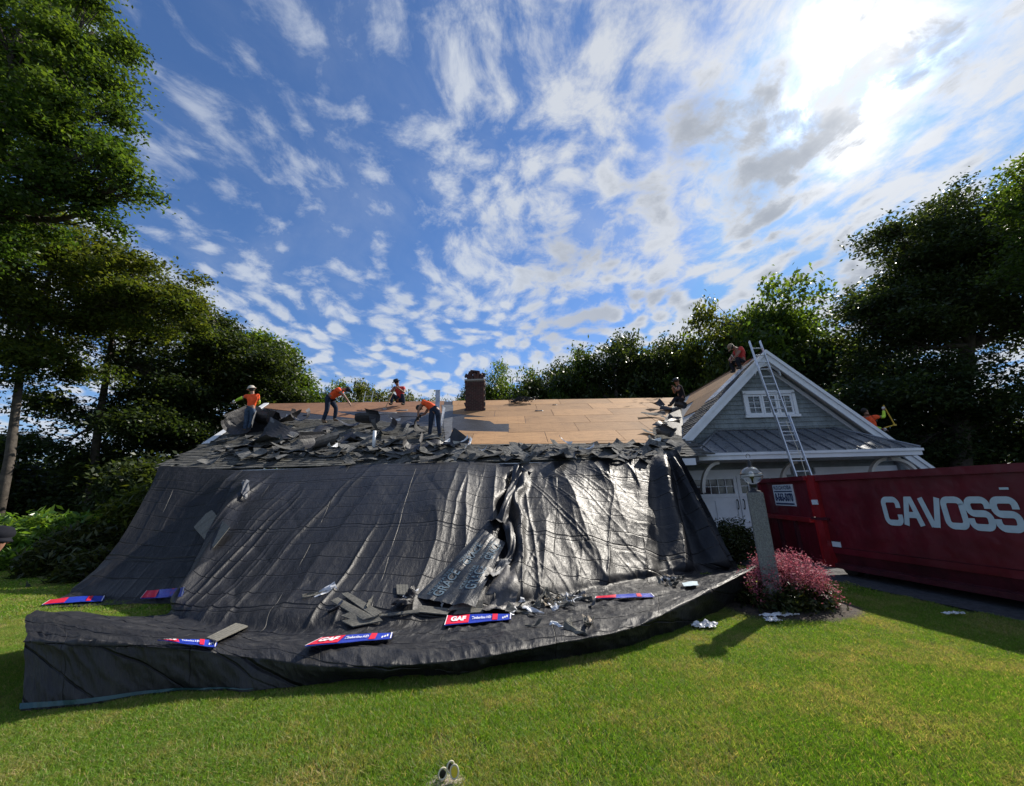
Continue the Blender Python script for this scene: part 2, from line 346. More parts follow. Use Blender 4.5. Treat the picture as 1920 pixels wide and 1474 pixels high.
class MB:
    """collects shapes; build() links them as one mesh object (coordinates relative to origin O)"""
    def __init__(s): s.v = []; s.f = []; s.mi = []
    def add(s, vs, fs, mi=0):
        n = len(s.v); s.v += [Vector(q) for q in vs]; s.f += [tuple(i + n for i in f) for f in fs]; s.mi += [mi] * len(fs)
    def box(s, c, size, R=None, mi=0):
        hx, hy, hz = (q / 2 for q in size); vs = [Vector((x, y, z)) for x in (-hx, hx) for y in (-hy, hy) for z in (-hz, hz)]
        if R is not None: vs = [R @ q for q in vs]
        vs = [q + Vector(c) for q in vs]
        s.add(vs, [(0, 1, 3, 2), (4, 6, 7, 5), (0, 4, 5, 1), (2, 3, 7, 6), (0, 2, 6, 4), (1, 5, 7, 3)], mi); return s
    def prism(s, poly, off, mi=0):
        """poly: 3-D points; extruded by vector off"""
        n = len(poly); a = [Vector(p) for p in poly]; b = [p + Vector(off) for p in a]
        s.add(a + b, [tuple(range(n)), tuple(range(2 * n - 1, n - 1, -1))] + [(i, i + n, (i + 1) % n + n, (i + 1) % n) for i in range(n)], mi); return s
    def tube(s, pts, radii, n=8, mi=0, cap=True):
        pts = [Vector(p) for p in pts]
        if not isinstance(radii, (list, tuple)): radii = [radii] * len(pts)
        base = len(s.v); up = None
        for i, p in enumerate(pts):
            t = (pts[min(i + 1, len(pts) - 1)] - pts[max(i - 1, 0)]).normalized()
            if up is None: up = t.orthogonal().normalized()
            up = (up - t * up.dot(t)).normalized(); w = t.cross(up)
            for k in range(n):
                a = 2 * math.pi * k / n; s.v.append(p + (up * math.cos(a) + w * math.sin(a)) * radii[i])
        for i in range(len(pts) - 1):
            for k in range(n):
                a = base + i * n + k; b = base + i * n + (k + 1) % n; s.f.append((a, b, b + n, a + n)); s.mi.append(mi)
        if cap:
            s.f.append(tuple(base + k for k in range(n))[::-1]); s.mi.append(mi)
            e = base + (len(pts) - 1) * n; s.f.append(tuple(e + k for k in range(n))); s.mi.append(mi)
        return s
    def lathe(s, prof, c=(0, 0, 0), n=16, mi=0, R=None):
        base = len(s.v); c = Vector(c)
        for r, z in prof:
            for k in range(n):
                a = 2 * math.pi * k / n; q = Vector((r * math.cos(a), r * math.sin(a), z))
                if R is not None: q = R @ q
                s.v.append(q + c)
        for i in range(len(prof) - 1):
            for k in range(n):
                a = base + i * n + k; b = base + i * n + (k + 1) % n; s.f.append((a, b, b + n, a + n)); s.mi.append(mi)
        return s
    def ball(s, c, r, n=10, mi=0, R=None):
        r = (r, r, r) if not isinstance(r, tuple) else r
        prof = [(math.sin(math.pi * i / n) + 1e-4, -math.cos(math.pi * i / n)) for i in range(n + 1)]
        b0 = len(s.v); s.lathe(prof, n=n, mi=mi)
        for i in range(b0, len(s.v)):
            q = Vector((s.v[i].x * r[0], s.v[i].y * r[1], s.v[i].z * r[2]))
            if R is not None: q = R @ q
            s.v[i] = q + Vector(c)
        return s
    def build(s, name, mats, parent=None, smooth=False, O=(0, 0, 0), place=True):
        O = Vector(O); me = bpy.data.meshes.new(name)
        me.from_pydata([tuple(v - O) for v in s.v], [], s.f)
        for q in (mats if isinstance(mats, (list, tuple)) else [mats]): me.materials.append(q)
        me.polygons.foreach_set('material_index', s.mi)
        if smooth: me.polygons.foreach_set('use_smooth', [True] * len(me.polygons))
        me.update(); o = bpy.data.objects.new(name, me); link(o, parent)
        if place: o.location = O - (Vector(parent.location) if parent is not None else Vector())
        return o
def part(name, mb, m, parent, smooth=False):
    """part given in world coordinates, child of parent (an Empty at parent.location, unrotated)"""
    off = Vector(parent.location)
    if parent.parent is not None: off = off + Vector(parent.parent.location)
    me = bpy.data.meshes.new(name); me.from_pydata([tuple(v - off) for v in mb.v], [], mb.f)
    for q in (m if isinstance(m, (list, tuple)) else [m]): me.materials.append(q)
    me.polygons.foreach_set('material_index', mb.mi)
    if smooth: me.polygons.foreach_set('use_smooth', [True] * len(me.polygons))
    me.update(); return link(bpy.data.objects.new(name, me), parent)
def clip(poly, planes):
    """2-D polygon clipped by half-planes a*x+b*y<=c"""
    for a, b, c in planes:
        out = []
        for i in range(len(poly)):
            p, q = poly[i], poly[(i + 1) % len(poly)]; dp = a * p[0] + b * p[1] - c; dq = a * q[0] + b * q[1] - c
            if dp <= 0: out.append(p)
            if dp * dq < 0: t = dp / (dp - dq); out.append((p[0] + t * (q[0] - p[0]), p[1] + t * (q[1] - p[1])))
        poly = out
        if len(poly) < 3: return []
    return poly
def col_attr(me, name, per_vertex):
    a = me.color_attributes.new(name, 'FLOAT_COLOR', 'POINT'); arr = np.ones((len(me.vertices), 4), np.float32)
    arr[:, :per_vertex.shape[1]] = per_vertex; a.data.foreach_set('color', arr.ravel())
def vnoise(x, y, seed=0):
    """smooth 2-D value noise in [-1,1]"""
    xi = np.floor(x).astype(np.int64); yi = np.floor(y).astype(np.int64); fx = x - xi; fy = y - yi
    fx = fx * fx * (3 - 2 * fx); fy = fy * fy * (3 - 2 * fy)
    def h(a, b):
        n = (a * 374761393 + b * 668265263 + seed * 1442695041) & 0x7fffffff
        n = ((n ^ (n >> 13)) * 1274126177) & 0x7fffffff; n = n ^ (n >> 16); return (n % 100003) / 50001.5 - 1
    return (h(xi, yi) * (1 - fx) + h(xi + 1, yi) * fx) * (1 - fy) + (h(xi, yi + 1) * (1 - fx) + h(xi + 1, yi + 1) * fx) * fy
def text_mesh(s, bold=0.0, ext=0.0, spacing=1.0):
    cu = bpy.data.curves.new('lettering', 'FONT'); cu.body = s; cu.offset = bold; cu.extrude = ext; cu.space_character = spacing; cu.resolution_u = 4
    o = bpy.data.objects.new('lettering', cu); COL.objects.link(o); dg = bpy.context.evaluated_depsgraph_get()
    me = bpy.data.meshes.new_from_object(o.evaluated_get(dg)); bpy.data.objects.remove(o); return me
def text_on(s, f, m, parent, name='lettering', bold=0.0, spacing=1.0, off=Vector()):
    """f(u,v)->world point, text box mapped to the unit square"""
    me = text_mesh(s, bold, 0, spacing); n = len(me.vertices); co = np.zeros(n * 3); me.vertices.foreach_get('co', co); co = co.reshape(-1, 3)
    mn = co.min(0); mx = co.max(0)
    for i, v in enumerate(me.vertices):
        v.co = f((co[i, 0] - mn[0]) / (mx[0] - mn[0]), (co[i, 1] - mn[1]) / (mx[1] - mn[1])) - off
    me.materials.clear(); me.materials.append(m); me.name = name
    return link(bpy.data.objects.new(name, me), parent)

# ------------------------------------------------------------------ ground
def gz(x, y):
    t = min(1, max(0, (y - 7.5) / 3.5)); s = min(1, max(0, (x - 2.0) / 2.5))
    return -0.15 * t * t * (3 - 2 * t) * s
def ground():
    xs = np.concatenate([np.linspace(-900, -30, 12), np.linspace(-28, 28, 113), np.linspace(30, 900, 12)])
    ys = np.concatenate([np.linspace(-60, -4, 6), np.linspace(-3, 30, 67), np.linspace(33, 1200, 14)])
    vs = [(x, y, gz(x, y)) for y in ys for x in xs]; nx = len(xs)
    fs = [(j * nx + i, j * nx + i + 1, (j + 1) * nx + i + 1, (j + 1) * nx + i) for j in range(len(ys) - 1) for i in range(nx - 1)]
    m = bpy.data.materials.new('lawn_soil'); m.use_nodes = True; g = G(m.node_tree); b = m.node_tree.nodes['Principled BSDF']
    p = g.new('ShaderNodeTexCoord').outputs['Object']
    c = g.mix(g.smooth(g.noise(p, 1.3, 6, .7), .45, .72), (.045, .075, .012), (.12, .10, .045))
    c = g.mix(g.smooth(g.noise(p, 40, 4, .7), .4, .7), c, (.03, .045, .01))
    g.l.new(c, b.inputs['Base Color']); b.inputs['Roughness'].default_value = .95
    bp = g.new('ShaderNodeBump'); bp.inputs['Distance'].default_value = .03; g.l.new(g.noise(p, 60, 4, .7), bp.inputs['Height']); g.l.new(bp.outputs[0], b.inputs['Normal'])
    return struct(mesh_obj('ground', vs, fs, m, smooth=True))
ground()
# driveway: strip under the dumpster up to the garage
DU = Vector((-.172, .985, 0)).normalized(); DN = Vector((-DU.y, DU.x, 0))          # dumpster axis, face normal (towards lawn)
def dpt(a, w, z): return Vector((6.01, 8.0, 0)) + DU * a - DN * w + Vector((0, 0, z))  # a along, w outwards (away from lawn)
def driveway():
    vs = []; fs = []; n = 40
    for i in range(n + 1):
        y = -6 + i * 18.3 / n; xl = 7.41 - .1746 * y - .55 if y < 8.2 else 5.43
        if y > 8.2: xl = max(5.2, 5.43 - (y - 8.2) * .1)
        for j in range(9):
            x = xl + j * (14.5 - xl) / 8; vs.append((x, y, gz(x, y) + .006 + .012))
    for i in range(n):
        for j in range(8): a = i * 9 + j; fs.append((a, a + 1, a + 10, a + 9))
    return struct(mesh_obj('driveway', vs, fs, M_ASPH))
driveway()

# ------------------------------------------------------------------ house
EY, EZ, RY, RZ = 10.5, 2.5, 18.7, 6.22            # eave and ridge of the main roof
SL = (RZ - EZ) / (RY - EY)
def rz_(x, y): return EZ + (y - EY) * SL + (y - EY) / (RY - EY) * (-.012) * (x - 2)
RN = Vector((0, -SL, 1)).normalized(); RT = Vector((0, 1, SL)).normalized()
def roof_hit(px, py, lift=0.0):
    r = ray(px, py); o = Vector((0, 0, CAMH)); t = 5.0 / r.y
    for _ in range(12):
        p = o + r * t; e = p.z - rz_(p.x, p.y)
        t -= e / (r.z - SL * r.y)
    p = o + r * t; return p + RN * lift
def rp(x, y, lift=0.0): return Vector((x, y, rz_(x, y))) + RN * lift
# garage roof
GX, GZ_, GP = 8.44, 6.03, .908
GY0 = 12.0
def gl(x): return GZ_ - GP * abs(x - GX)
def house():
    H = empty('house', (0, 13, 0), 'grey shingled house with its roof half stripped to plywood and an attached gabled garage', 'house')
    # main body walls
    mb = MB(); mb.box((-2.6, 10.95, 1.15), (13.6, .2, 2.5)); mb.box((-9.4, 13.9, 1.3), (.2, 5.7, 2.6)); mb.box((-2.6, 18.9, 1.2), (13.6, .2, 2.6))
    part('wall', mb, M_SIDING, H)
    # prow gable on the left
    L0 = roof_hit(300, 872); L1 = roof_hit(380, 833); L2 = roof_hit(436, 796); L3 = Vector((-12.45, RY, rz_(-12.45, RY)))
    left = [L0, L1, L2, L3]
    mb = MB(); base = [Vector((p.x + .35, p.y + .1, 0)) for p in left]; top = [p + Vector((.35, .1, -.12)) for p in left]
    for i in range(3): mb.add([base[i], base[i + 1], top[i + 1], top[i]], [(0, 1, 2, 3)])
    part('gable_wall', mb, M_SIDING, H)
    # deck (dark underlayment) and rear slope
    R0x = 5.0
    front = [L0, L1, L2, L3, rp(8.3, RY), rp(5.6, 12.4), rp(R0x, 11.4), rp(R0x, EY)]
    mb = MB(); mb.prism([p - RN * .02 for p in front], (0, 0, -.12)); part('roof_deck', mb, M_FELT, H)
    back = [L3 + Vector((0, .02, 0)), Vector((-9.5, 26.5, 2.7)), Vector((8.3, 26.5, 2.7)), rp(8.3, RY) + Vector((0, .02, 0))]
    mb = MB(); mb.prism([p - Vector((0, 0, .03)) for p in back], (0, 0, -.12)); part('rear_roof', mb, M_SHINGLE, H)
    mb = MB(); mb.box((-2.2, EY + .02, EZ - .13), (14.2, .05, .18)); part('fascia', mb, M_WHITE, H)
    # white rake board at the left end
    mb = MB()
    for a, b in ((L1, L2), (L2, L3)):
        d = (b - a).normalized(); w = RN.cross(d).normalized(); 
        mb.prism([a + RN * .03 + w * .02, b + RN * .03 + w * .02, b + RN * .03 - w * .2, a + RN * .03 - w * .2], Vector((0, 0, -.16)))
    part('rake_board', mb, M_WHITE, H)
    # plywood sheets on the right field: slope coordinate s from the ridge, x along
    def sheets(region, rows, m, x0, x1, offs, lift):
        """region: half planes in (x,y); rows: list of y boundaries from ridge down"""
        for r in range(len(rows) - 1):
            ya, yb = rows[r + 1], rows[r]; x = x0 - offs[r % len(offs)]
            while x < x1:
                g_ = .008
                poly = clip([(x + g_, ya + g_), (x + 2.44 - g_, ya + g_), (x + 2.44 - g_, yb - g_), (x + g_, yb - g_)], region)
                if len(poly) >= 3:
                    l = lift + random.uniform(-.003, .004)
                    mb = MB(); mb.prism([rp(a, b, l) for a, b in poly], RN * -.012)
                    part('plywood_sheet', mb, m, H)
                x += 2.44
    step = 1.22 * math.cos(math.atan(SL))
    A = roof_hit(848, 766); B = roof_hit(843, 834); C_ = roof_hit(1222, 831); D = roof_hit(1215, 800); E_ = roof_hit(1262, 750)
    def hp(p, q):  # keep the left side of p->q
        a, b = (q.y - p.y), -(q.x - p.x); return (a, b, a * p.x + b * p.y)
    reg = [hp(C_, Vector((8.1, 18.4, 0))), hp(B, C_), hp(A, B)]
    rows = [RY - .02 - i * step for i in range(8)]
    sheets(reg, rows, M_PLY, A.x - 2, 8.4, (0.3, 1.5, .9, 2.1), .012)
    F_ = roof_hit(470, 787); G_ = roof_hit(690, 788); I_ = roof_hit(826, 803); J_ = roof_hit(832, 760)
    reg = [hp(F_, G_), hp(G_, I_), hp(I_, J_), hp(L3 + Vector((.28, 0, 0)), L2 + Vector((.3, 0, 0)))]
    sheets(reg, rows, M_PLYRED, -12.4, J_.x + .3, (0.0, 1.2, .5, 1.9), .012)
    # remaining shingle courses
    vs = []; fs = []; sh = []
    cs = .145 * math.cos(math.atan(SL))
    k = 0; y = EY
    while y < RY - .1:
        x = -12.6 + random.uniform(0, .3)
        while x < 5.3:
            w = random.choice((.14, .2, .26, .33)); xc = x + w / 2; yc = y + cs / 2
            q = ray_px(xc, yc)
            if keep_shingle(q[0], q[1]) and random.random() > .03:
                n = len(vs); lf = .022 + random.choice((0, 0, .007)); o = random.uniform(-.006, .006)
                a = rp(x + .004, y + o, lf); b = rp(x + w - .004, y + o, lf); c = rp(x + w - .004, y + cs + .03, .006); d = rp(x + .004, y + cs + .03, .006)
                e = rp(x + .004, y + o, 0); f = rp(x + w - .004, y + o, 0)
                vs += [a, b, c, d, e, f]; fs += [(n, n + 1, n + 2, n + 3), (n, n + 4, n + 5, n + 1), (n, n + 3, n + 4), (n + 1, n + 5, n + 2)]
                t = random.uniform(.6, 1.35); sh += [(t, t, t * random.uniform(.94, 1.02))] * 6
            x += w
        y += cs; k += 1
    mb = MB(); mb.v = [Vector(v) for v in vs]; mb.f = fs; mb.mi = [0] * len(fs)
    o = part('shingle_courses', mb, M_SHINGLE, H); col_attr(o.data, 'shade', np.array(sh)); stuff(o)
    # valley strip with the nails between the two fields
    mb = MB(); pts = [roof_hit(828, 760), roof_hit(850, 760), roof_hit(846, 834), roof_hit(836, 834)]
    mb.prism([p + RN * .022 for p in pts][::-1], RN * -.01); part('valley_flashing', mb, M_FELTG, H)
    # soil stack
    p = roof_hit(700, 846); mb = MB(); mb.lathe([(.14, 0), (.13, .03), (.07, .08), (.06, .10)], p, 14); part('vent_flange', mb, M_WHITE, H, True)
    mb = MB(); mb.tube([p, p + Vector((0, 0, .62))], .05, 14); part('vent_pipe', mb, M_PVC, H, True)
    # chimney
    CX = roof_hit(890, 771); cw, cd, ct = .80, .62, atY(890, 714, CX.y).z
    ch = empty('chimney', (0, 0, 0)); ch.parent = H; 
    mb = MB(); mb.box((CX.x, CX.y + cd / 2, (ct + CX.z - .3) / 2), (cw - .03, cd - .03, ct - CX.z + .3)); part('mortar_core', mb, M_MORTAR, ch)
    mb = MB(); z = CX.z - .25; r = 0
    while z < ct - .02:
        wid = cw + (.05 if z > ct - .22 else 0)
        for side in range(4):
            L = wid if side % 2 == 0 else cd + (wid - cw); nb = 4 if side % 2 == 0 else 3; off = (r % 2) * .5
            for i in range(-1, nb + 1):
                a = max(0, (i + off) / nb); b_ = min(1, (i + 1 + off) / nb)
                if b_ - a < .05: continue
                u = (a + b_) / 2 * L - L / 2; ln = (b_ - a) * L - .012; pr = random.uniform(0, .006)
                W_ = wid / 2 + pr - .02; D_ = (cd + wid - cw) / 2 + pr - .02
                c = {0: (CX.x + u, CX.y + cd / 2 - D_, z), 2: (CX.x + u, CX.y + cd / 2 + D_, z), 1: (CX.x + W_, CX.y + cd / 2 + u, z), 3: (CX.x - W_, CX.y + cd / 2 + u, z)}[side]
                mb.box(c, (ln, .05, .056) if side % 2 == 0 else (.05, ln, .056))
        z += .068; r += 1
    stuff(part('bricks', mb, M_BRICK, ch))
    mb = MB(); mb.box((CX.x, CX.y + cd / 2, ct + .035), (cw + .1, cd + .1, .07)); part('chimney_cap', mb, M_CONC, ch)
    mb = MB(); mb.lathe([(.15, 0), (.16, .25), (.13, .26), (.12, .02)], (CX.x, CX.y + cd / 2, ct + .07), 14); part('flue', mb, M_GALV, ch, True)
    mb = MB()
    for i in range(16):
        a = i / 16 * 2 * math.pi; ht = .18 + .22 * (1 + math.sin(i * 2.1)) * .6
        mb.box((CX.x + math.cos(a) * .3, CX.y + cd / 2 + math.sin(a) * .22, ct + .06 + ht / 2), (.16, .12, ht), Matrix.Rotation(random.uniform(-.5, .5), 3, 'Y') @ Matrix.Rotation(a, 3, 'Z'))
    mb.box((CX.x, CX.y + cd / 2, ct + .50), (.42, .36, .07), Matrix.Rotation(.15, 3, 'Y'))
    part('stone_crown', mb, M_BRICK, ch)
    mb = MB()
    for s_ in (-1, 1):
        for i in range(7):
            z = CX.z + (.05 + i * .28); mb.box((CX.x + s_ * (cw / 2 + .03), CX.y + .12 + i * .03, z), (.06, .2, .16), Matrix.Rotation(random.uniform(-.4, .4), 3, 'Y'))
    part('step_flashing', mb, M_FELT, ch)
    # ---------------- garage
    WY = 12.4                                            # gable wall plane
    LX, RX = GX - (GZ_ - 2.86) / GP, GX + (GZ_ - 2.05) / GP
    # wall below + gable siding courses clipped to the gable
    mb = MB(); mb.box(((5.35 + 12.3) / 2, WY + .13, 1.2), (6.95, .1, 2.95)); mb.box((5.42, 13.5, 1.2), (.14, 2.2, 2.7)); mb.box((12.2, 15.5, 1.2), (.2, 6.4, 2.7))
    part('garage_wall', mb, M_SIDING, H)
    tri = [hp2((5.2, gl(5.2) - .1), (GX, GZ_ - .1)), hp2((GX, GZ_ - .1), (12.4, gl(12.4) - .1))]
    z = 2.35; i = 0
    while z < 5.9:
        poly = clip([(5.3, z), (12.3, z), (12.3, z + .15), (5.3, z + .15)], tri)
        if len(poly) >= 3:
            mb = MB(); xs0 = min(p[0] for p in poly); xs1 = max(p[0] for p in poly)
            # each course is made of separate shingles with tiny gaps and uneven butts
            x = xs0
            while x < xs1 - .01:
                w = random.uniform(.09, .2); q = clip([(x + .002, z + random.uniform(-.003, .003)), (x + w - .002, z + random.uniform(-.003, .003)), (x + w - .002, z + .15), (x + .002, z + .15)], tri)
                x += w
                if len(q) < 3: continue
                pr = .028 + random.uniform(0, .004)
                f = [Vector((a, WY - pr * (1 - (b - z) / .16), b)) for a, b in q]; bk = [Vector((a, WY + .05, b)) for a, b in q]; n = len(q)
                mb.add(f + bk, [tuple(range(n)), tuple(range(2 * n - 1, n - 1, -1))] + [(k, k + n, (k + 1) % n + n, (k + 1) % n) for k in range(n)])
            if mb.f: part('siding_course', mb, M_SIDING, H)
        z += .15; i += 1
    # garage roof slopes
    yb = 24
    for s_, name in ((-1, 'garage_roof_slope'), (1, 'garage_roof_slope')):
        xe = LX - .12 if s_ < 0 else RX + .15
        a = Vector((GX, GY0 + .04, GZ_)); b = Vector((xe, GY0 + .04, gl(xe)))
        if s_ < 0:
            c = Vector((GX, 18.5, GZ_)); poly = [a, c, Vector((5.35, 12.6, gl(5.35))), Vector((xe, 11.7, gl(xe)))]
            poly[3].y = GY0 + .04
        else: poly = [a, Vector((GX, yb, GZ_)), Vector((xe, yb, gl(xe))), b]
        nrm = Vector((s_ * GP, 0, 1)).normalized()
        mb = MB(); mb.prism([p - nrm * .01 for p in poly], nrm * -.05); part(name, mb, M_SOFFIT, H)
    # plywood on the left slope
    def gp(t, y, lift=0): # t: distance down the left slope in x
        n = Vector((-GP, 0, 1)).normalized(); return Vector((GX - t, y, GZ_ - GP * t)) + n * lift
    def vy(t): return EY + (GZ_ - GP * t - EZ) / SL          # valley line
    for (t0, t1) in ((0.0, .9), (.91, 1.8), (1.81, 2.5)):
        y = 12.75 + (t0 * .35)
        while y < 18.2:
            y1 = min(y + 2.4, vy(t1) - .05, vy(t0) - .05)
            if y1 > y + .15:
                mb = MB(); mb.prism([gp(t0, y, .02), gp(t0, min(y + 2.4, vy(t0)), .02), gp(t1, min(y + 2.4, vy(t1)), .02), gp(t1, y, .02)], Vector((0, 0, -.02)))
                part('garage_plywood_sheet', mb, M_PLY, H)
            y += 2.41
    vs = []; fs = []; sh = []
    t = 3.5
    while t > .25:
        y = GY0 + .0
        ymax = 12.72 + .35 * t if t < 2.5 else vy(t) - .02
        while y < ymax:
            w = random.choice((.15, .22, .3)); w = min(w, ymax - y + .02); n = len(vs); lf = .03 + random.choice((0, .008))
            pts = [gp(t, y + .004, lf), gp(t, y + w - .004, lf), gp(t - .13, y + w - .004, .012), gp(t - .13, y + .004, .012), gp(t, y + .004, 0), gp(t, y + w - .004, 0)]
            vs += pts; fs += [(n, n + 1, n + 2, n + 3), (n, n + 4, n + 5, n + 1), (n, n + 3, n + 4), (n + 1, n + 5, n + 2)]
            q = random.uniform(.6, 1.35); sh += [(q, q, q)] * 6; y += w
        t -= .105
    # right slope
    t = 4.5
    while t > 0.05:
        y = GY0
        while y < 23:
            w = .3; n = len(vs); nn = Vector((GP, 0, 1)).normalized()
            f = lambda tt, yy, l: Vector((GX + tt, yy, GZ_ - GP * tt)) + nn * l
            vs += [f(t, y, .03), f(t, y + w, .03), f(t - .13, y + w, .012), f(t - .13, y, .012), f(t, y, 0), f(t, y + w, 0)]
            fs += [(n, n + 1, n + 2, n + 3), (n, n + 4, n + 5, n + 1)]; q = random.uniform(.6, 1.35); sh += [(q, q, q)] * 6; y += w
        t -= .105
    mb = MB(); mb.v = vs; mb.f = fs; mb.mi = [0] * len(fs); o = part('garage_shingles', mb, M_SHINGLE, H); col_attr(o.data, 'shade', np.array(sh)); stuff(o)
    mb = MB(); mb.prism([gp(.3, 12.3, .035), gp(.3, 12.95, .035), gp(1.55, 13.4, .035), gp(1.5, 12.75, .035)], Vector((0, 0, -.01))); part('pale_underlayment', mb, M_PLASTIC, H)
    # rake boards, two stepped faces each
    for s_ in (-1, 1):
        for k, (dn, wd, th, yy) in enumerate(((0.0, .10, .05, GY0 - .045), (.10, .17, .05, GY0 + .0))):
            xe = (LX if s_ < 0 else RX) + s_ * .02
            a = Vector((GX, yy, GZ_ + .04 - dn * 1.35)); b = Vector((xe, yy, gl(xe) + .04 - dn * 1.35))
            mb = MB(); mb.prism([a, b, b - Vector((0, 0, wd * 1.35)), a - Vector((0, 0, wd * 1.35))], (0, th, 0)); part('rake_board', mb, M_WHITE, H)
    mb = MB(); bt = [(-.42, -.72), (-.36, -.55), (-.2, -.42), (0, -.36), (.2, -.42), (.36, -.55), (.42, -.72), (.42, -.4), (0, -.02), (-.42, -.4)]
    mb.prism([Vector((GX + a, GY0 + .1, GZ_ - .12 + b)) for a, b in bt], (0, .06, 0)); part('gable_bracket', mb, M_WHITE, H)
    # frieze under the right soffit
    mb = MB(); mb.prism([Vector((GX, WY - .04, GZ_ - .22)), Vector((RX - .1, WY - .04, gl(RX - .1) - .2)), Vector((RX - .1, WY - .04, gl(RX - .1) - .34)), Vector((GX, WY - .04, GZ_ - .38))], (0, .03, 0)); part('frieze', mb, M_WHITE, H)
    # gable window: frame, three sashes of 2 x 3 panes
    wx0, wx1, wz0, wz1 = 7.62, 9.33, 3.87, 4.75
    win = empty('window', (0, 0, 0)); win.parent = H
    mb = MB(); mb.box(((wx0 + wx1) / 2, WY - .05, wz1 - .05), (wx1 - wx0, .08, .12)); mb.box(((wx0 + wx1) / 2, WY - .06, wz0 + .03), (wx1 - wx0 + .08, .1, .08))
    mb.box((wx0 + .05, WY - .05, (wz0 + wz1) / 2), (.1, .08, wz1 - wz0 - .16)); mb.box((wx1 - .05, WY - .05, (wz0 + wz1) / 2), (.1, .08, wz1 - wz0 - .16))
    part('frame', mb, M_WHITE, win)
    sw = (wx1 - wx0 - .2) / 3; zz0, zz1 = wz0 + .08, wz1 - .12
    for k in range(3):
        a = wx0 + .1 + k * sw; b = a + sw
        mb = MB(); mb.box((a + .035, WY - .035, (zz0 + zz1) / 2), (.06, .05, zz1 - zz0)); mb.box((b - .035, WY - .035, (zz0 + zz1) / 2), (.06, .05, zz1 - zz0))
        mb.box(((a + b) / 2, WY - .035, zz0 + .03), (sw - .13, .05, .06)); mb.box(((a + b) / 2, WY - .035, zz1 - .03), (sw - .13, .05, .06))
        part('sash', mb, M_WHITE, win)
        ga, gb, ha, hb = a + .065, b - .065, zz0 + .06, zz1 - .06
        for i in range(2):
            for j in range(3):
                mb = MB(); pw = (gb - ga) / 2; ph = (hb - ha) / 3
                mb.box((ga + (i + .5) * pw, WY - .012, ha + (j + .5) * ph), (pw - .014, .01, ph - .014)); part('pane', mb, M_GLASS, win)
        mb = MB(); mb.box(((ga + gb) / 2, WY - .03, (ha + hb) / 2), (.016, .03, hb - ha))
        for j in (1, 2): mb.box(((ga + gb) / 2, WY - .031, ha + j * (hb - ha) / 3), (gb - ga, .03, .016))
        part('muntins', mb, M_WHITE, win)
    # porch roof
    PX0, PX1, PY0, PZ0, TX0, TX1, TZ = 5.2, 11.55, 11.0, 2.64, 6.62, 10.35, 3.47
    def pr(x, t, l=0): 
        n = Vector((0, -(TZ - PZ0), WY - PY0)).normalized(); return Vector((x, PY0 + t * (WY - PY0), PZ0 + t * (TZ - PZ0))) + n * l
    hips = [hp2((PX0, 0), (TX0, 1), True), hp2((TX1, 1), (PX1, 0), True)]
    pw = (PX1 - PX0) / 15; seam = []
    for i in range(15):
        x = PX0 + i * pw; poly = clip([(x, 0), (x + pw, 0), (x + pw, 1), (x, 1)], hips)
        if len(poly) >= 3:
            mb = MB(); mb.prism([pr(a, b, random.uniform(0, .002)) for a, b in poly], (0, 0, -.03)); part('metal_roof_pan', mb, M_METALROOF, H)
        if i:
            t1 = min(1, (x - PX0) / (TX0 - PX0), (PX1 - x) / (PX1 - TX1)); mb = MB()
            mb.prism([pr(x - .012, -.005, .038), pr(x + .012, -.005, .038), pr(x + .012, t1, .038), pr(x - .012, t1, .038)], (0, 0, -.036)); part('standing_seam', mb, M_METALROOF, H)
    for a, b, c in ((Vector((PX0, PY0, PZ0)), Vector((TX0, WY, TZ)), Vector((PX0, WY, PZ0))), (Vector((PX1, PY0, PZ0)), Vector((PX1, WY, PZ0)), Vector((TX1, WY, TZ)))):
        mb = MB(); mb.prism([a, b, c], (0, 0, -.03)); part('metal_roof_end', mb, M_METALROOF, H)
    mb = MB()
    for a, b in ((Vector((PX0, PY0, PZ0)), Vector((TX0, WY, TZ))), (Vector((PX1, PY0, PZ0)), Vector((TX1, WY, TZ)))): mb.tube([a + Vector((0, 0, .015)), b + Vector((0, -.02, .015))], .035, 6)
    mb.tube([Vector((TX0, WY - .03, TZ + .01)), Vector((TX1, WY - .03, TZ + .01))], .025, 6)
    part('hip_cap', mb, M_METALROOF, H)
    mb = MB(); mb.box(((PX0 + PX1) / 2, PY0 - .02, PZ0 - .055), (PX1 - PX0 + .06, .05, .07)); mb.box((PX0 - .01, (PY0 + WY) / 2, PZ0 - .055), (.05, WY - PY0 - .06, .07)); mb.box((PX1 + .01, (PY0 + WY) / 2, PZ0 - .055), (.05, WY - PY0 - .06, .07))
    part('drip_moulding', mb, M_WHITE, H)
    mb = MB(); mb.box(((PX0 + PX1) / 2, PY0 + .015, PZ0 - .15), (PX1 - PX0, .04, .12)); mb.box((PX0 + .02, (PY0 + WY) / 2 + .02, PZ0 - .15), (.04, WY - PY0 - .06, .12)); mb.box((PX1 - .02, (PY0 + WY) / 2 + .02, PZ0 - .15), (.04, WY - PY0 - .06, .12))
    part('fascia', mb, M_WHITE, H)
    mb = MB(); mb.box(((PX0 + PX1) / 2, (PY0 + WY) / 2 + .02, PZ0 - .2), (PX1 - PX0 - .1, WY - PY0 - .06, .02)); part('porch_soffit', mb, M_SOFFIT, H)
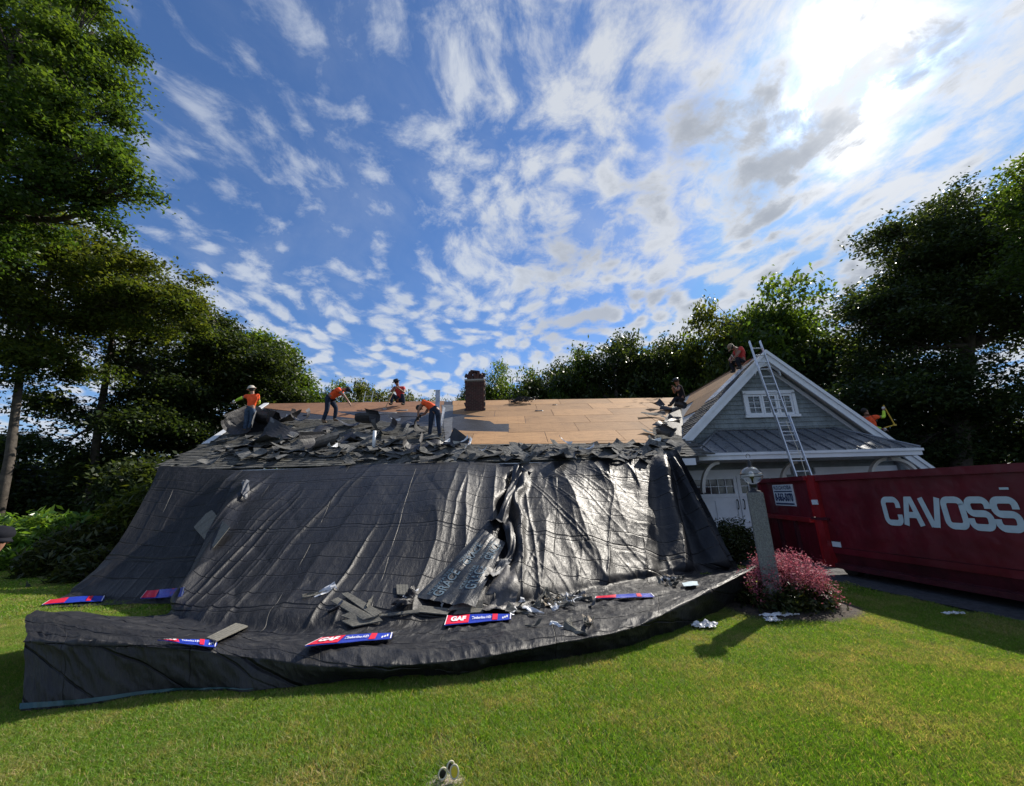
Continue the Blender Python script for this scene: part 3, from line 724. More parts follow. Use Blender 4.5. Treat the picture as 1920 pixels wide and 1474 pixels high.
    # curved brackets
    for (xa, za, xb, zb, yy) in ((5.30, 1.55, 5.92, 2.42, 11.22), (8.02, 1.60, 8.66, 2.42, 11.9), (10.35, 1.62, 10.98, 2.42, 11.5), (11.85, 1.85, 11.12, 2.42, 11.5)):
        mb = MB(); n = 9; o_, i_ = [], []
        for k in range(n + 1):
            a = k / n * math.pi / 2; o_.append((xa + (xb - xa) * (1 - math.cos(a)), za + (zb - za) * math.sin(a))); i_.append((xa + (xb - xa) * (1 - math.cos(a)) * .98 + (.09 if xb > xa else -.09) * math.cos(a) , za + (zb - za) * math.sin(a) - .09 * math.sin(a)))
        for k in range(n): mb.prism([Vector((p[0], yy, p[1])) for p in (o_[k], o_[k + 1], i_[k + 1], i_[k])], (0, .12, 0))
        part('curved_bracket', mb, M_SOFFIT, H)  # brackets take the darker soffit tone to stand for shade under the porch
    # header trim and door
    mb = MB(); mb.box((7.05, WY + .06, 2.13), (3.35, .1, .2)); mb.box((11.0, WY + .06, 2.13), (3.0, .1, .2)); part('door_header', mb, M_WHITE, H)
    for dx in (6.98, 10.9):
        gd = empty('garage_door', (0, 0, 0)); gd.parent = H; g0 = -.14
        mb = MB(); 
        for i in range(2):
            for j, (za, zb) in enumerate(((g0, .62), (.63, 1.38))):
                xa = dx - 1.42 + i * 1.43; w = 1.41
                mb.box((xa + w / 2, WY + .06, (za + zb) / 2), (w, .06, zb - za))
                mb.box((xa + w / 2, WY + .02, za + .05), (w, .03, .09)); mb.box((xa + w / 2, WY + .02, zb - .05), (w, .03, .09))
                mb.box((xa + .05, WY + .021, (za + zb) / 2), (.09, .028, zb - za - .19)); mb.box((xa + w - .05, WY + .021, (za + zb) / 2), (.09, .028, zb - za - .19))
                mb.box((xa + w / 2, WY + .022, (za + zb) / 2), (.09, .026, zb - za - .19))
        part('door_panel', mb, M_WHITE, gd)
        for i in range(2):
            xa = dx - 1.42 + i * 1.43 + .1; xb = xa + 1.21; z0, z1 = 1.5, 1.94
            mb = MB(); mb.box(((xa + xb) / 2, WY + .05, 1.44), (1.41, .08, .11)); mb.box(((xa + xb) / 2, WY + .05, 1.985), (1.41, .08, .09))
            mb.box((xa - .05, WY + .05, 1.72), (.1, .08, .45)); mb.box((xb + .05, WY + .05, 1.72), (.1, .08, .45)); part('window_frame', mb, M_WHITE, gd)
            for a in range(5):
                for b in range(2):
                    mb = MB(); mb.box((xa + (a + .5) * (xb - xa) / 5, WY + .06, z0 + (b + .5) * .22), ((xb - xa) / 5 - .02, .01, .2)); part('pane', mb, M_GLASS, gd)
            mb = MB()
            for a in range(1, 5): mb.box((xa + a * (xb - xa) / 5, WY + .04, 1.72), (.022, .03, .44))
            mb.box(((xa + xb) / 2, WY + .041, 1.72), (xb - xa, .028, .022)); part('muntins', mb, M_WHITE, gd)
            hx = dx + (-.09 if i == 0 else .1)
            mb = MB(); mb.tube([(hx, WY + .01, 1.32), (hx, WY - .05, 1.27), (hx - .01, WY - .05, 1.08), (hx, WY + .01, 1.03)], [.022, .014, .014, .022], 6); part('handle', mb, M_BLACK, gd)
        mb = MB(); mb.box((dx - 1.5, WY + .05, .93), (.14, .1, 2.16)); mb.box((dx + 1.52, WY + .05, .93), (.14, .1, 2.16)); part('door_casing', mb, M_WHITE, gd)
    # gutters/right eave return
    mb = MB(); mb.tube([Vector((11.35, 11.6, 2.5)), Vector((12.2, 12.1, 2.0))], .05, 6); part('corner_brace', mb, M_WHITE, H)
    return H
def hp2(p, q, flip=False):
    """2-D half plane, keeps points right of p->q (below a rising roof line)"""
    a, b = -(q[1] - p[1]), (q[0] - p[0]); return (a, b, a * p[0] + b * p[1])
def ray_px(x, y):
    z = rz_(x, y) - CAMH; c = y * math.cos(PITCH) + z * math.sin(PITCH); u = -y * math.sin(PITCH) + z * math.cos(PITCH)
    a2 = x / c * FPX; b2 = u / c * FPX
    return 960 + a2 * math.cos(ROLL) - b2 * math.sin(ROLL), 737 - (a2 * math.sin(ROLL) + b2 * math.cos(ROLL))
def keep_shingle(px, py):
    # image-independent in effect: these are fixed limits of the still-shingled field on the roof plane
    if px < 835:
        lim = 787 if px < 690 else 787 + (px - 690) * .115
        left = 300 + max(0, 872 - py) * 2.1 if py > 833 else 380 + (833 - py) * 1.55
        return py > lim and px > left
    if px < 855: return py > 836
    return py > 833 or px > 1226
HOUSE = house()

# ------------------------------------------------------------------ tarpaulins
def catmull(P, n):
    """P: (k,3) control points -> (n,3) uniform samples"""
    P = np.asarray(P, float); k = len(P); E_ = np.vstack([2 * P[0] - P[1], P, 2 * P[-1] - P[-2]])
    t = np.linspace(0, k - 1 - 1e-9, n); i = t.astype(int); f = (t - i)[:, None]
    a, b, c, d = E_[i], E_[i + 1], E_[i + 2], E_[i + 3]
    return .5 * (2 * b + (c - a) * f + (2 * a - 5 * b + 4 * c - d) * f * f + (3 * b - a - 3 * c + d) * f ** 3)
def ridged(x, y, seed, sharp=2.2):
    n = 1 - np.abs(vnoise(x, y, seed)) ** .8; return np.clip(n, 0, 1) ** sharp
def tarp(name, rows, nu, row_n, disp, label, arcw):
    cols = [catmull([tuple(p) for p in r], nu) for r in rows]          # (rows, nu, 3)
    R = np.stack(cols); nv = sum(row_n); out = []
    # sample along rows with individual density
    full = np.stack([catmull(R[:, j], 60 * (len(rows) - 1) + 1) for j in range(nu)], 1)
    idx = np.concatenate([np.linspace(60 * k, 60 * (k + 1), row_n[k], endpoint=False) for k in range(len(rows) - 1)] + [[60 * (len(rows) - 1)]])
    i0 = np.floor(idx).astype(int); i1 = np.minimum(i0 + 1, full.shape[0] - 1); fr = (idx - i0)[:, None, None]
    S = full[i0] * (1 - fr) + full[i1] * fr
    dv = np.gradient(S, axis=0); du = np.gradient(S, axis=1); N = np.cross(du, dv); N /= np.linalg.norm(N, axis=2, keepdims=True) + 1e-9
    N *= np.sign(N[..., 2:3].mean() or 1)
    L = np.cumsum(np.linalg.norm(dv, axis=2), 0); ua = np.linspace(0, arcw, S.shape[1])[None, :].repeat(S.shape[0], 0)
    tt = (idx / (60 * (len(rows) - 1)))[:, None].repeat(S.shape[1], 1)
    D = disp(ua, L, tt, S)
    S = S + N * D[..., None]
    S[..., 2] = np.maximum(S[..., 2], .012)
    h, w = S.shape[:2]; vs = S.reshape(-1, 3); a = np.arange(h * w).reshape(h, w)
    F = np.stack([a[:-1, :-1], a[1:, :-1], a[1:, 1:], a[:-1, 1:]], -1).reshape(-1, 4)
    me = bpy.data.meshes.new(name); me.vertices.add(len(vs)); me.vertices.foreach_set('co', vs.ravel().astype(np.float32))
    me.loops.add(F.size); me.loops.foreach_set('vertex_index', F.ravel().astype(np.int32)); me.polygons.add(len(F))
    me.polygons.foreach_set('loop_start', np.arange(0, F.size, 4, dtype=np.int32)); me.polygons.foreach_set('use_smooth', np.ones(len(F), bool))
    me.update(calc_edges=True)
    uv = me.uv_layers.new(name='UVMap'); U = np.stack([ua.ravel(), L.ravel()], -1)[F.ravel()]; uv.data.foreach_set('uv', U.ravel().astype(np.float32))
    me.materials.append(M_TARP); o = bpy.data.objects.new(name, me); link(o); tag(o, label, 'tarp')
    return o, S, BVHTree.FromPolygons([Vector(v) for v in vs], [tuple(f) for f in F])
EAVE = [(455, 884), (545, 880), (630, 874), (720, 870), (800, 868), (880, 866), (965, 870), (1060, 864), (1150, 860), (1240, 852), (1268, 842)]
FOOT = [(300, 1152, .15), (352, 1172, .12), (450, 1188, .08), (580, 1188, .06), (710, 1178, .06), (825, 1166, .06), (930, 1148, .07), (1050, 1125, .07), (1165, 1100, .08), (1290, 1080, .06), (1392, 1068, .03)]
TROUGH = [(75, 1147, .44), (165, 1163, .38), (305, 1186, .24), (470, 1206, .11), (630, 1212, .08), (780, 1204, .07), (915, 1186, .08), (1050, 1158, .09), (1180, 1132, .11), (1310, 1098, .18), (1415, 1066, .42)]
RIM = [(45, 1203, .47), (150, 1208, .45), (310, 1214, .37), (480, 1228, .27), (628, 1242, .21), (790, 1238, .20), (930, 1222, .21), (1060, 1197, .23), (1187, 1172, .24), (1310, 1116, .34), (1430, 1057, .52)]
HEM = [(40, 1334), (150, 1323), (300, 1304), (480, 1293), (630, 1286), (790, 1272), (930, 1253), (1060, 1234), (1187, 1204), (1300, 1166), (1398, 1120)]
e = [atY(x, y, 10.4 if i < 10 else 10.3) for i, (x, y) in enumerate(EAVE)]
f_ = [atZ(*q) for q in FOOT]
# seen from the camera the far edge of the foot at the right end must stay in front of the garage apron
def lerp(a, b, t): return [p.lerp(q, t) for p, q in zip(a, b)]
def sag(r, z): return [p + Vector((0, 0, z)) for p in r]
rows = [sag(e, .0), sag(lerp(e, f_, .25), -.02), sag(lerp(e, f_, .5), -.05), sag(lerp(e, f_, .75), -.06), sag(lerp(e, f_, .93), .01), f_,
        [atZ(*q) for q in TROUGH], [atZ(*q) for q in RIM], [atZ(x, y, .02) for x, y in HEM]]
_t, _r, _h = rows[-3:]
_s = [.10, .10, .12, .22, .32, .34, .34, .32, .28, .2, .12]
_a = [Vector((p.x * s_ + q.x * (1 - s_), p.y * s_ + q.y * (1 - s_), q.z + .004 - .25 * (s_ - .1) * q.z)) for p, q, s_ in zip(_t, _r, _s)]
_b = [q.lerp(p, s_ * .9) + Vector((0, -.22 * (s_ - .1), .0)) for p, q, s_ in zip(_h, _r, _s)]
rows = rows[:-2] + [_a, _r, _b, _h]
def folds(c, L, seed, k, amp, along=.10, sharp=2.0):
    """long ridges at constant c, coming and going along L"""
    return ridged(c * k, L * along + seed * 3.1, seed, sharp) * amp * np.clip(.45 + 1.1 * vnoise(c * k * .6, L * .45, seed + 100), .08, 1.25)
def facets(u, L, seed, amp):
    """tension creases: crossing straight creases with flat faces between them"""
    a = np.abs(vnoise(u * .9 + L * .55, L * .35 - u * .2, seed)) + np.abs(vnoise(u * 1.3 - L * .75, L * .5 + u * .2, seed + 1)) * .6
    return np.minimum(a, .35) * amp
def disp_main(u, L, t, S):
    sl = np.clip((t - .0) / .08, 0, 1); t = t * 1.25; slope = np.clip((.66 - t) / .16, 0, 1); slope = slope * slope * (3 - 2 * slope)
    flat = 1 - slope
    lean = np.interp(u, [0, 3.5, 6.5, 8.5, 12], [.32, .20, .0, -.22, -.10])
    c = u + lean * (L - 3) + .06 * vnoise(L * .8, u * .4, 3) + .03 * vnoise(L * 2.2, u, 4)
    right = np.clip((u - 6.0) / 1.5, 0, 1)
    d = folds(c, L, 11, .75, .16, .06, 1.3) + folds(c, L, 12, 1.7, .075 + .03 * right, .10, 2.2) + folds(c, L, 13, 3.3, .045 + .025 * right, .16, 3) + folds(c + .3 * L * right, L, 16, 5.5, .016 + .014 * right, .3, 3) + folds(c - .5 * L * right, L, 17, 9.0, .003 + .012 * right, .5, 2.5) + folds(L + .35 * u, u, 18, 1.1, .018 * right, .5, 5)
    d = (d - .13 * np.clip(t * 2.2, 0, 1)) * sl * slope + facets(u, L, 51, .05 + .06 * right) * sl * slope
    d += .10 * np.exp(-((u - .30) / .22) ** 2) * slope * sl
    wR = np.clip((u - (arcw_main - 2.0)) / .9, 0, 1)
    d += wR * .15 * np.sin((u - arcw_main) * 8.5 - .25 * L + .3 * vnoise(L * .6, u)) * slope * sl
    # crumples: faint on the slope, strong in the trough
    cr = (.5 - np.abs(vnoise(u * 2.2 + L, L * 3.4, 61))) * .030 + (.5 - np.abs(vnoise(u * 5 - L * 2, L * 7, 62))) * .014 + (.5 - np.abs(vnoise(u * 11, L * 15, 63))) * .006
    d += cr * (.12 + .18 * right + flat * .9) + flat * vnoise(u * .8, L * 1.6, 31) * .03
    hemz = np.clip((t - 1.14) / .1, 0, 1); d += hemz * .03 * np.sin(u * 2.1 + vnoise(u, L, 8) * 2)
    wig = .10 * np.sin(L * 2.2) + .06 * np.sin(L * 5.1)
    slit = np.exp(-((u - 7.15 - wig) / .12) ** 2) * np.clip((t - .02) / .05, 0, 1) * np.clip((.45 - t) / .12, 0, 1)
    d -= .22 * slit; d += .12 * np.exp(-((u - 7.45 - wig) / .10) ** 2) * np.clip((.5 - t) / .2, 0, 1) * sl
    return d
arcw_main = 12.0
TARP, TS, TBVH = tarp('roof_tarpaulin', rows, 760, [60, 66, 66, 50, 20, 40, 30, 14, 12, 24], disp_main, 'huge black plastic tarpaulin hung from the front eave and spread over the lawn', arcw_main)
# left tarpaulin
eL = [atY(x, y, 10.42) for x, y in ((298, 874), (350, 876), (410, 880), (470, 882), (530, 880), (585, 878))]
fL = [atZ(x, y, .03) for x, y in ((128, 1120), (190, 1122), (250, 1125), (320, 1127), (380, 1122), (440, 1116))]
fL2 = [atZ(x, y, .03) for x, y in ((80, 1140), (175, 1136), (250, 1132), (320, 1132), (380, 1128), (450, 1124))]
rowsL = [eL, sag(lerp(eL, fL, .3), -.10), sag(lerp(eL, fL, .62), -.12), sag(lerp(eL, fL, .9), -.02), fL, fL2]
for r, k in zip(rowsL, (0, .25, .34, .12, 0, 0)):            # hollow left edge
    r[0] = r[0] + Vector((k * .9, 0, 0)); r[1] = r[1] + Vector((k * .5, 0, 0))
def disp_left(u, L, t, S):
    sl = np.clip(t / .1, 0, 1) * np.clip((1 - t) / .12, 0, 1)
    drift = u - .35 * t * (u - 3) + .15 * vnoise(L * .6, u * .5, 43)
    d = folds(drift, L, 41, 1.1, .18, .05, 1.6) + folds(drift, L, 42, 2.6, .07, .08, 2.2) + folds(drift, L, 43, 5.0, .02, .1, 2.2)
    return d * sl + (.5 - np.abs(vnoise(u * 4, L * 6, 44))) * .006
TARPL, TSL, TBVHL = tarp('roof_tarpaulin', rowsL, 260, [70, 80, 70, 30, 14], disp_left, 'smaller dark tarpaulin draped from the left corner of the roof down to the grass', 5.0)
def hem_strip(S, i0, i1):
    mb = MB(); pts = [Vector(S[-1, i]) + Vector((0, -.012, .02)) for i in range(i0, i1, 6)]
    top = [Vector(S[-4, i]) + Vector((0, -.014, .0)) for i in range(i0, i1, 6)]
    for i in range(len(pts) - 1):
        mb.add([pts[i], pts[i + 1], top[i + 1], top[i]], [(0, 1, 2, 3)])
    o = mb.build('hem_tape', M_TEAL, TARP, place=False); return o
hem_strip(TS, 0, 233)
def tarp_hit(px, py, lift=.012):
    r = ray(px, py).normalized(); best = None
    for b in (TBVH, TBVHL):
        h = b.ray_cast(Vector((0, 0, CAMH)), r)
        if h[0] is not None and (best is None or h[3] < best[1]): best = (h[0], h[3], h[1])
    if best is None: return (atZ(px, py, .03) if py > 1000 else atY(px, py, 9.9)), Vector((0, 0, 1))
    n = best[2] if best[2].z > 0 else -best[2]
    return best[0] + n * lift, n

# ------------------------------------------------------------------ vegetation
def leaf_mesh(name, centers, size, m, spread, per, elong=1.0, flat=.6, tintc=None, droop=.2, seed=0):
    """centers (k,3); per leaves in each clump"""
    r = np.random.default_rng(seed); k = len(centers); n = k * per
    c = np.repeat(np.asarray(centers), per, 0)
    off = r.normal(size=(n, 3)) * np.array([1, 1, flat]) * spread * .5
    p = c + off; p[:, 2] -= droop * np.hypot(off[:, 0], off[:, 1]) ** 2
    nz = r.normal(size=(n, 3)); nz[:, 2] = np.abs(nz[:, 2]) + .5; nz /= np.linalg.norm(nz, axis=1, keepdims=True)
    t = np.cross(nz, r.normal(size=(n, 3))); t /= np.linalg.norm(t, axis=1, keepdims=True); b = np.cross(nz, t)
    s = size * r.uniform(.6, 1.3, (n, 1))
    v = np.stack([p - t * s * .5 * elong, p + b * s * .32 + nz * s * .06, p + t * s * .5 * elong - nz * s * .1, p - b * s * .32 + nz * s * .06], 1).reshape(-1, 3)
    me = bpy.data.meshes.new(name); me.vertices.add(len(v)); me.vertices.foreach_set('co', v.ravel().astype(np.float32))
    me.loops.add(n * 4); me.loops.foreach_set('vertex_index', np.arange(n * 4, dtype=np.int32)); me.polygons.add(n)
    me.polygons.foreach_set('loop_start', np.arange(0, n * 4, 4, dtype=np.int32)); me.update(calc_edges=True)
    tc = r.uniform(0, 1, (k, 1)) if tintc is None else tintc
    tint = np.concatenate([np.clip(np.repeat(tc, per, 0) + r.normal(size=(n, 1)) * .18, 0, 1), r.uniform(0, 1, (n, 1)), r.uniform(0, 1, (n, 1))], 1)
    col_attr(me, 'tint', np.repeat(tint, 4, 0)); me.materials.append(m); return me
def tube_pts(a, b, n, wob, r):
    a = Vector(a); b = Vector(b); L = (b - a).length; out = []
    o1 = Vector(r.normal(size=3)) * wob * L; 
    for i in range(n + 1):
        t = i / n; out.append(a.lerp(b, t) + o1 * math.sin(t * math.pi) * .5 + Vector(r.normal(size=3)) * wob * L * .12 * (0 < i < n))
    return out
def tree(name, label, base, trunk, tr, blobs, clumps, per, leaf, m, bark=None, spread=.7, seed=1, group=None, cat='tree', shell=.55, cr=.25):
    """base: world point; trunk: list of points (world); blobs: (centre, radii) in world coordinates"""
    r = np.random.default_rng(seed); bark = bark or M_BARK
    T = empty(name, tuple(base), label, cat, group); B = Vector(base)
    mb = MB(); tp = [Vector(p) for p in trunk]; mb.tube(tp, [tr * (1 - .62 * i / (len(tp) - 1)) for i in range(len(tp))], 10)
    vol = np.array([b[1][0] * b[1][1] * b[1][2] for b in blobs]) ** .75; cnt = np.maximum(3, (clumps * vol / vol.sum()).astype(int)); C_ = []
    lim = MB()
    for (bc, br), n in zip(blobs, cnt):
        bc = Vector(bc)
        st = min(tp[1:], key=lambda p: (p - bc).length + abs(p.z - bc.z + br[2]) * .5) if len(tp) > 1 else tp[0]
        pts = tube_pts(st, bc, 5, .10, r); lim.tube(pts, [max(.03, tr * .42 * (1 - .75 * i / 5)) for i in range(6)], 6)
        ns = max(5, n // 10); d = r.normal(size=(ns, 3)); d /= np.linalg.norm(d, axis=1, keepdims=True)
        sc_ = np.array(bc) + d * (r.uniform(.35, 1.0, (ns, 1)) ** .55) * (1 + .16 * r.normal(size=(ns, 1))) * np.array(br)
        w_ = r.dirichlet(np.ones(ns) * 3); pick = r.choice(ns, n, p=w_); cl = r.normal(size=(n, 3)) * np.array([1, 1, .5]) * (cr * (br[0] * br[1] * br[2]) ** (1 / 3))
        c = sc_[pick] + cl; c[:, 2] -= .10 * np.hypot(cl[:, 0], cl[:, 1]); C_.append(c)
        for i in range(0, n, max(1, n // 22)):
            a = pts[r.integers(2, 6)]; q = tube_pts(a, c[i], 3, .10, r); lim.tube(q, [max(.012, tr * .09), tr * .06, tr * .04, .008], 4, cap=False)
    part('trunk', mb, bark, T, True); part('limbs', lim, bark, T, True)
    C_ = np.concatenate(C_) - np.array(B)
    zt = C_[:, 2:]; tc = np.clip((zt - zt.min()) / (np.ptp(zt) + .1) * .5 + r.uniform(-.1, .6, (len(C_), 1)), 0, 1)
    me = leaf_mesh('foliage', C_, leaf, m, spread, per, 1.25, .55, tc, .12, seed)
    o = bpy.data.objects.new('foliage', me); link(o, T); return T
def W3(px, py, y): return atY(px, py, y)
def blobs_px(lst):
    """(px, py, distance, radius px x, radius px z, depth m)"""
    out = []
    for px, py, y, rx, rz2, dy in lst:
        c = atY(px, py, y); k = (atY(px + 1, py, y) - c).length; out.append((c, (rx * k, dy, rz2 * k * .93)))
    return out
def gnd(px, y): p = atY(px, 940, y); return Vector((p.x, y, gz(p.x, y) - .05))
# big oak leaning in from the left, crown far above the frame
b = blobs_px([(40, 60, 10, 120, 110, 1.6), (150, 110, 10.3, 95, 90, 1.4), (60, 200, 9.8, 110, 90, 1.5), (170, 215, 10.4, 75, 70, 1.2), (20, 290, 10, 90, 60, 1.4),
              (150, 300, 10.3, 75, 45, 1.2), (215, 335, 10.5, 70, 28, .9), (130, 365, 10.4, 80, 30, 1.0), (-80, 150, 10.5, 150, 190, 2.0), (90, -40, 10.4, 100, 70, 1.5), (175, 60, 10.2, 50, 60, 1), (60, 395, 10.8, 110, 40, 1.4), (170, 400, 11, 60, 30, 1.0), (-40, 430, 11, 90, 60, 1.4), (245, 345, 10.5, 45, 18, .6)])
p0 = gnd(-420, 10.8)
tree('oak_tree', 'tallest oak, crown hanging into the upper left corner of the sky', p0, [p0, p0 + Vector((.2, 0, 4)), p0 + Vector((.3, 0, 8)), p0 + Vector((1.0, 0, 11)), p0 + Vector((2.4, 0, 15))], .42, b, 1500, 60, .125, L_OAK, M_BARKD, .5, 3, cr=.19)
# mid oak: pale forked trunk on the left
p0 = gnd(12, 15); q1 = W3(18, 860, 15); q2 = W3(38, 700, 15.2); q3 = W3(60, 600, 15.4); q4 = W3(100, 500, 15.6)
b = blobs_px([(90, 440, 15.5, 110, 55, 2), (60, 480, 15.5, 130, 75, 2.4), (185, 500, 15.8, 90, 60, 2), (275, 520, 16, 75, 50, 1.8), (335, 560, 16, 45, 32, 1.3), (120, 570, 15.5, 110, 55, 2.2), (240, 590, 16, 85, 45, 1.8), (20, 600, 15.2, 100, 80, 2.2),
              (0, 720, 15, 85, 60, 2), (95, 680, 15.8, 75, 35, 1.6), (-80, 560, 15, 90, 170, 2.5), (330, 600, 16.5, 50, 26, 1.2)])
T2 = tree('oak_tree', 'oak with a pale forked trunk standing left of the house', p0, [p0, q1, q2, q3, q4], .17, b, 1700, 48, .15, L_LIME, M_BARK, .6, 5, cr=.19)
# thin dark trunk behind it and its spreading crown
p0 = gnd(178, 19); b = blobs_px([(215, 640, 19, 90, 38, 2), (150, 760, 19, 80, 32, 2), (280, 700, 19.5, 80, 40, 2), (110, 840, 19, 110, 35, 2), (260, 790, 19.5, 90, 50, 2), (200, 560, 19, 70, 40, 2)])
tree('maple_tree', 'slim dark trunked tree between the forked oak and the roof corner', p0, [p0, W3(185, 795, 19), W3(205, 670, 19), W3(215, 590, 19)], .2, b, 520, 45, .17, L_DARK, M_BARKD, .75, 6)
# rounded dark trees beside the roof corner
p0 = gnd(360, 24); b = blobs_px([(400, 600, 24, 55, 45, 2.5), (400, 680, 24, 95, 55, 3), (330, 700, 24, 80, 60, 3), (480, 680, 24, 70, 50, 2.6), (300, 800, 23, 80, 70, 3), (420, 760, 24, 90, 50, 3), (365, 850, 22.5, 60, 60, 2), (520, 720, 24.5, 45, 40, 2)])
tree('oak_tree', 'dark rounded oak rising behind the worker in the lime sleeve', p0, [p0, W3(365, 850, 24), W3(380, 740, 24), W3(400, 640, 24)], .35, b, 1300, 46, .2, L_DARK, M_BARKD, .8, 7)
p0 = gnd(510, 29); b = blobs_px([(500, 665, 29, 48, 32, 2.6), (540, 705, 29, 32, 34, 2.4), (470, 720, 29, 60, 40, 3), (545, 745, 28, 35, 25, 2)])
tree('oak_tree', 'oak with a domed top at the left end of the ridge', p0, [p0, W3(510, 800, 29), W3(510, 700, 29)], .3, b, 520, 46, .22, L_OAK, M_BARKD, .85, 8)
# dark wood on the left
for i, (px, top, y, w) in enumerate(((-60, 800, 20, 140), (90, 870, 22, 110), (230, 850, 21, 100), (20, 900, 24, 150), (310, 880, 19.5, 60))):
    p0 = gnd(px, y); c = (top + 965) / 2
    tree('understorey_tree', ['low dark tree at the far left edge', 'low dark tree in the shade right of the forked oak', 'low dark tree just left of the long tarpaulin edge', 'broad dark thicket tree deep in the shade on the left', 'narrow dark tree tight against the roof corner'][i], p0, [p0, W3(px, 930, y), W3(px + 5, c, y)], .15,
         blobs_px([(px - w * .4, c + 15, y, w * .5, (965 - top) / 2.3, 2.2), (px + w * .4, c, y, w * .5, (965 - top) / 2.1, 2.2), (px, c - 20, y, w * .45, (965 - top) / 2.6, 2)]), 300, 50, .20, L_DARK, M_BARKD, 1.0, 20 + i, 'low trees in the shade left of the house')
# trees behind the ridge: prototypes placed as copies
def proto(seed, m):
    T = tree('oak_tree', '', (0, 0, 0), [(0, 0, 0), (.2, 0, 3), (0, .1, 6), (.1, 0, 8)], .3,
             [((-2.2, 0, 7.2), (2.3, 2.2, 1.7)), ((2.1, .4, 7.0), (2.4, 2.2, 1.7)), ((0, 0, 9), (2.4, 2.3, 1.7)), ((-.6, -1.2, 5.2), (3.0, 2, 1.5)), ((1.2, 1, 4.0), (3.2, 2, 1.4)), ((-2.5, 0, 3.6), (2, 2, 1.5)), ((2.8, 0, 5.4), (1.6, 1.6, 1.4)), ((-3, .5, 5.6), (1.6, 1.6, 1.4)), ((0, 0, 2.6), (3.6, 2, 1.6))], 760, 44, .22, m, M_BARKD, .8, seed)
    return T
protos = [proto(31, L_OAK), proto(37, L_DARK), proto(43, L_LIME)]
used = [False] * 3
GB = 'oaks in a row behind the house'
def place_tree(k, px, top, y, wpx, label, group=GB):
    src = protos[k]; T = src if not used[k] else src.copy()
    if used[k]:
        COL.objects.link(T)
        for c in src.children:
            d = c.copy(); COL.objects.link(d); d.parent = T
    used[k] = True
    p = gnd(px, y); tp = atY(px, top - 10, y).z; s = (tp - p.z) / 10.4; w = (atY(px + wpx, top, y) - atY(px, top, y)).length / 6.6
    T.location = p; T.scale = (w, (w + s) / 2, s); T.rotation_euler = (0, 0, 0.0 if k == 0 else random.uniform(-.5, .5)); T['label'] = label; T['category'] = 'tree'; T['group'] = group
place_tree(0, 610, 728, 36, 90, 'small oak top above the ridge left of the bending worker')
place_tree(1, 575, 740, 33, 70, 'dark tree top just past the left end of the plywood')
place_tree(2, 695, 716, 36, 85, 'rounded tree top between the two left hand workers')
place_tree(1, 655, 732, 39, 70, 'far tree top showing over the ridge at the bending worker')
place_tree(2, 785, 735, 38, 80, 'low tree top right of the worker kneeling on the ridge')
place_tree(0, 935, 693, 34, 95, 'oak standing directly behind the brick chimney')
place_tree(1, 860, 735, 38, 60, 'tree top showing low at the left side of the chimney')
place_tree(1, 1050, 680, 33, 130, 'broad dark oak above the middle of the tan plywood')
place_tree(0, 1000, 706, 37, 70, 'small oak between the chimney oak and the broad dark oak')
place_tree(1, 1175, 628, 30, 150, 'tall dark oak above the right end of the tan plywood')
place_tree(1, 1270, 634, 31, 140, 'dark oak behind the worker sitting on the garage valley')
place_tree(0, 1335, 640, 30, 110, 'dark oak left of the red shirted worker at the garage peak')
place_tree(2, 1235, 690, 32, 130, 'low leafy tree filling in under the tall dark oaks')
place_tree(0, 1100, 668, 31, 90, 'oak joining the broad dark oak to the tall one above the plywood')
place_tree(1, 1385, 650, 28, 110, 'dense tree directly behind the garage peak')
place_tree(1, 1120, 700, 34, 90, 'low dark tree filling the gap above the plywood')
place_tree(2, 1430, 560, 27, 130, 'airy oak behind the garage peak and ladder top')
place_tree(0, 1530, 535, 26, 170, 'airy oak right of the ladder top, above the garage')
place_tree(1, 1480, 640, 29, 170, 'dense tree behind the garage gable')
# big dark trees on the right
p0 = gnd(1790, 17)
b = blobs_px([(1810, 410, 17, 95, 60, 2.6), (1750, 455, 17, 80, 60, 2.6), (1860, 510, 17, 100, 70, 2.8), (1640, 610, 17.5, 60, 60, 2.2), (1740, 580, 17, 90, 60, 2.5), (1700, 480, 17, 75, 55, 2.4), (1880, 440, 17, 110, 80, 3), (1670, 560, 17.5, 65, 50, 2.2), (1780, 520, 17, 80, 40, 2.4), (1850, 600, 17, 100, 60, 3), (1720, 650, 17, 90, 60, 2.5), (1960, 560, 17, 120, 180, 3), (1800, 730, 17, 110, 65, 3), (1650, 740, 18, 75, 70, 2.5), (1900, 790, 17, 100, 80, 3), (1740, 820, 18, 80, 60, 2.5)])
tree('oak_tree', 'huge dark oak filling the right side above the red dumpster', p0, [p0, W3(1800, 800, 17), W3(1815, 650, 17), W3(1830, 500, 17)], .4, b, 2900, 50, .15, L_DARK, M_BARKD, .65, 51)
p0 = gnd(2300, 11); b = blobs_px([(1950, 330, 11, 62, 50, 1.1), (2060, 330, 11, 110, 80, 2), (1960, 395, 11, 60, 34, 1), (2080, 480, 11, 120, 120, 2)])
tree('oak_tree', 'nearest oak at the right edge, one leafy bough below the sun', p0, [p0, p0 + Vector((0, 0, 4)), p0 + Vector((-.6, 0, 7)), p0 + Vector((-1.6, 0, 10))], .3, b, 600, 55, .12, L_OAK, M_BARKD, .5, 52)
p0 = gnd(1620, 22); b = blobs_px([(1610, 620, 22, 70, 60, 2.5), (1560, 690, 22, 70, 60, 2.5), (1640, 800, 22, 120, 80, 3), (1760, 860, 20, 140, 60, 3), (1900, 880, 19, 100, 60, 3), (1660, 700, 22, 80, 60, 3)])
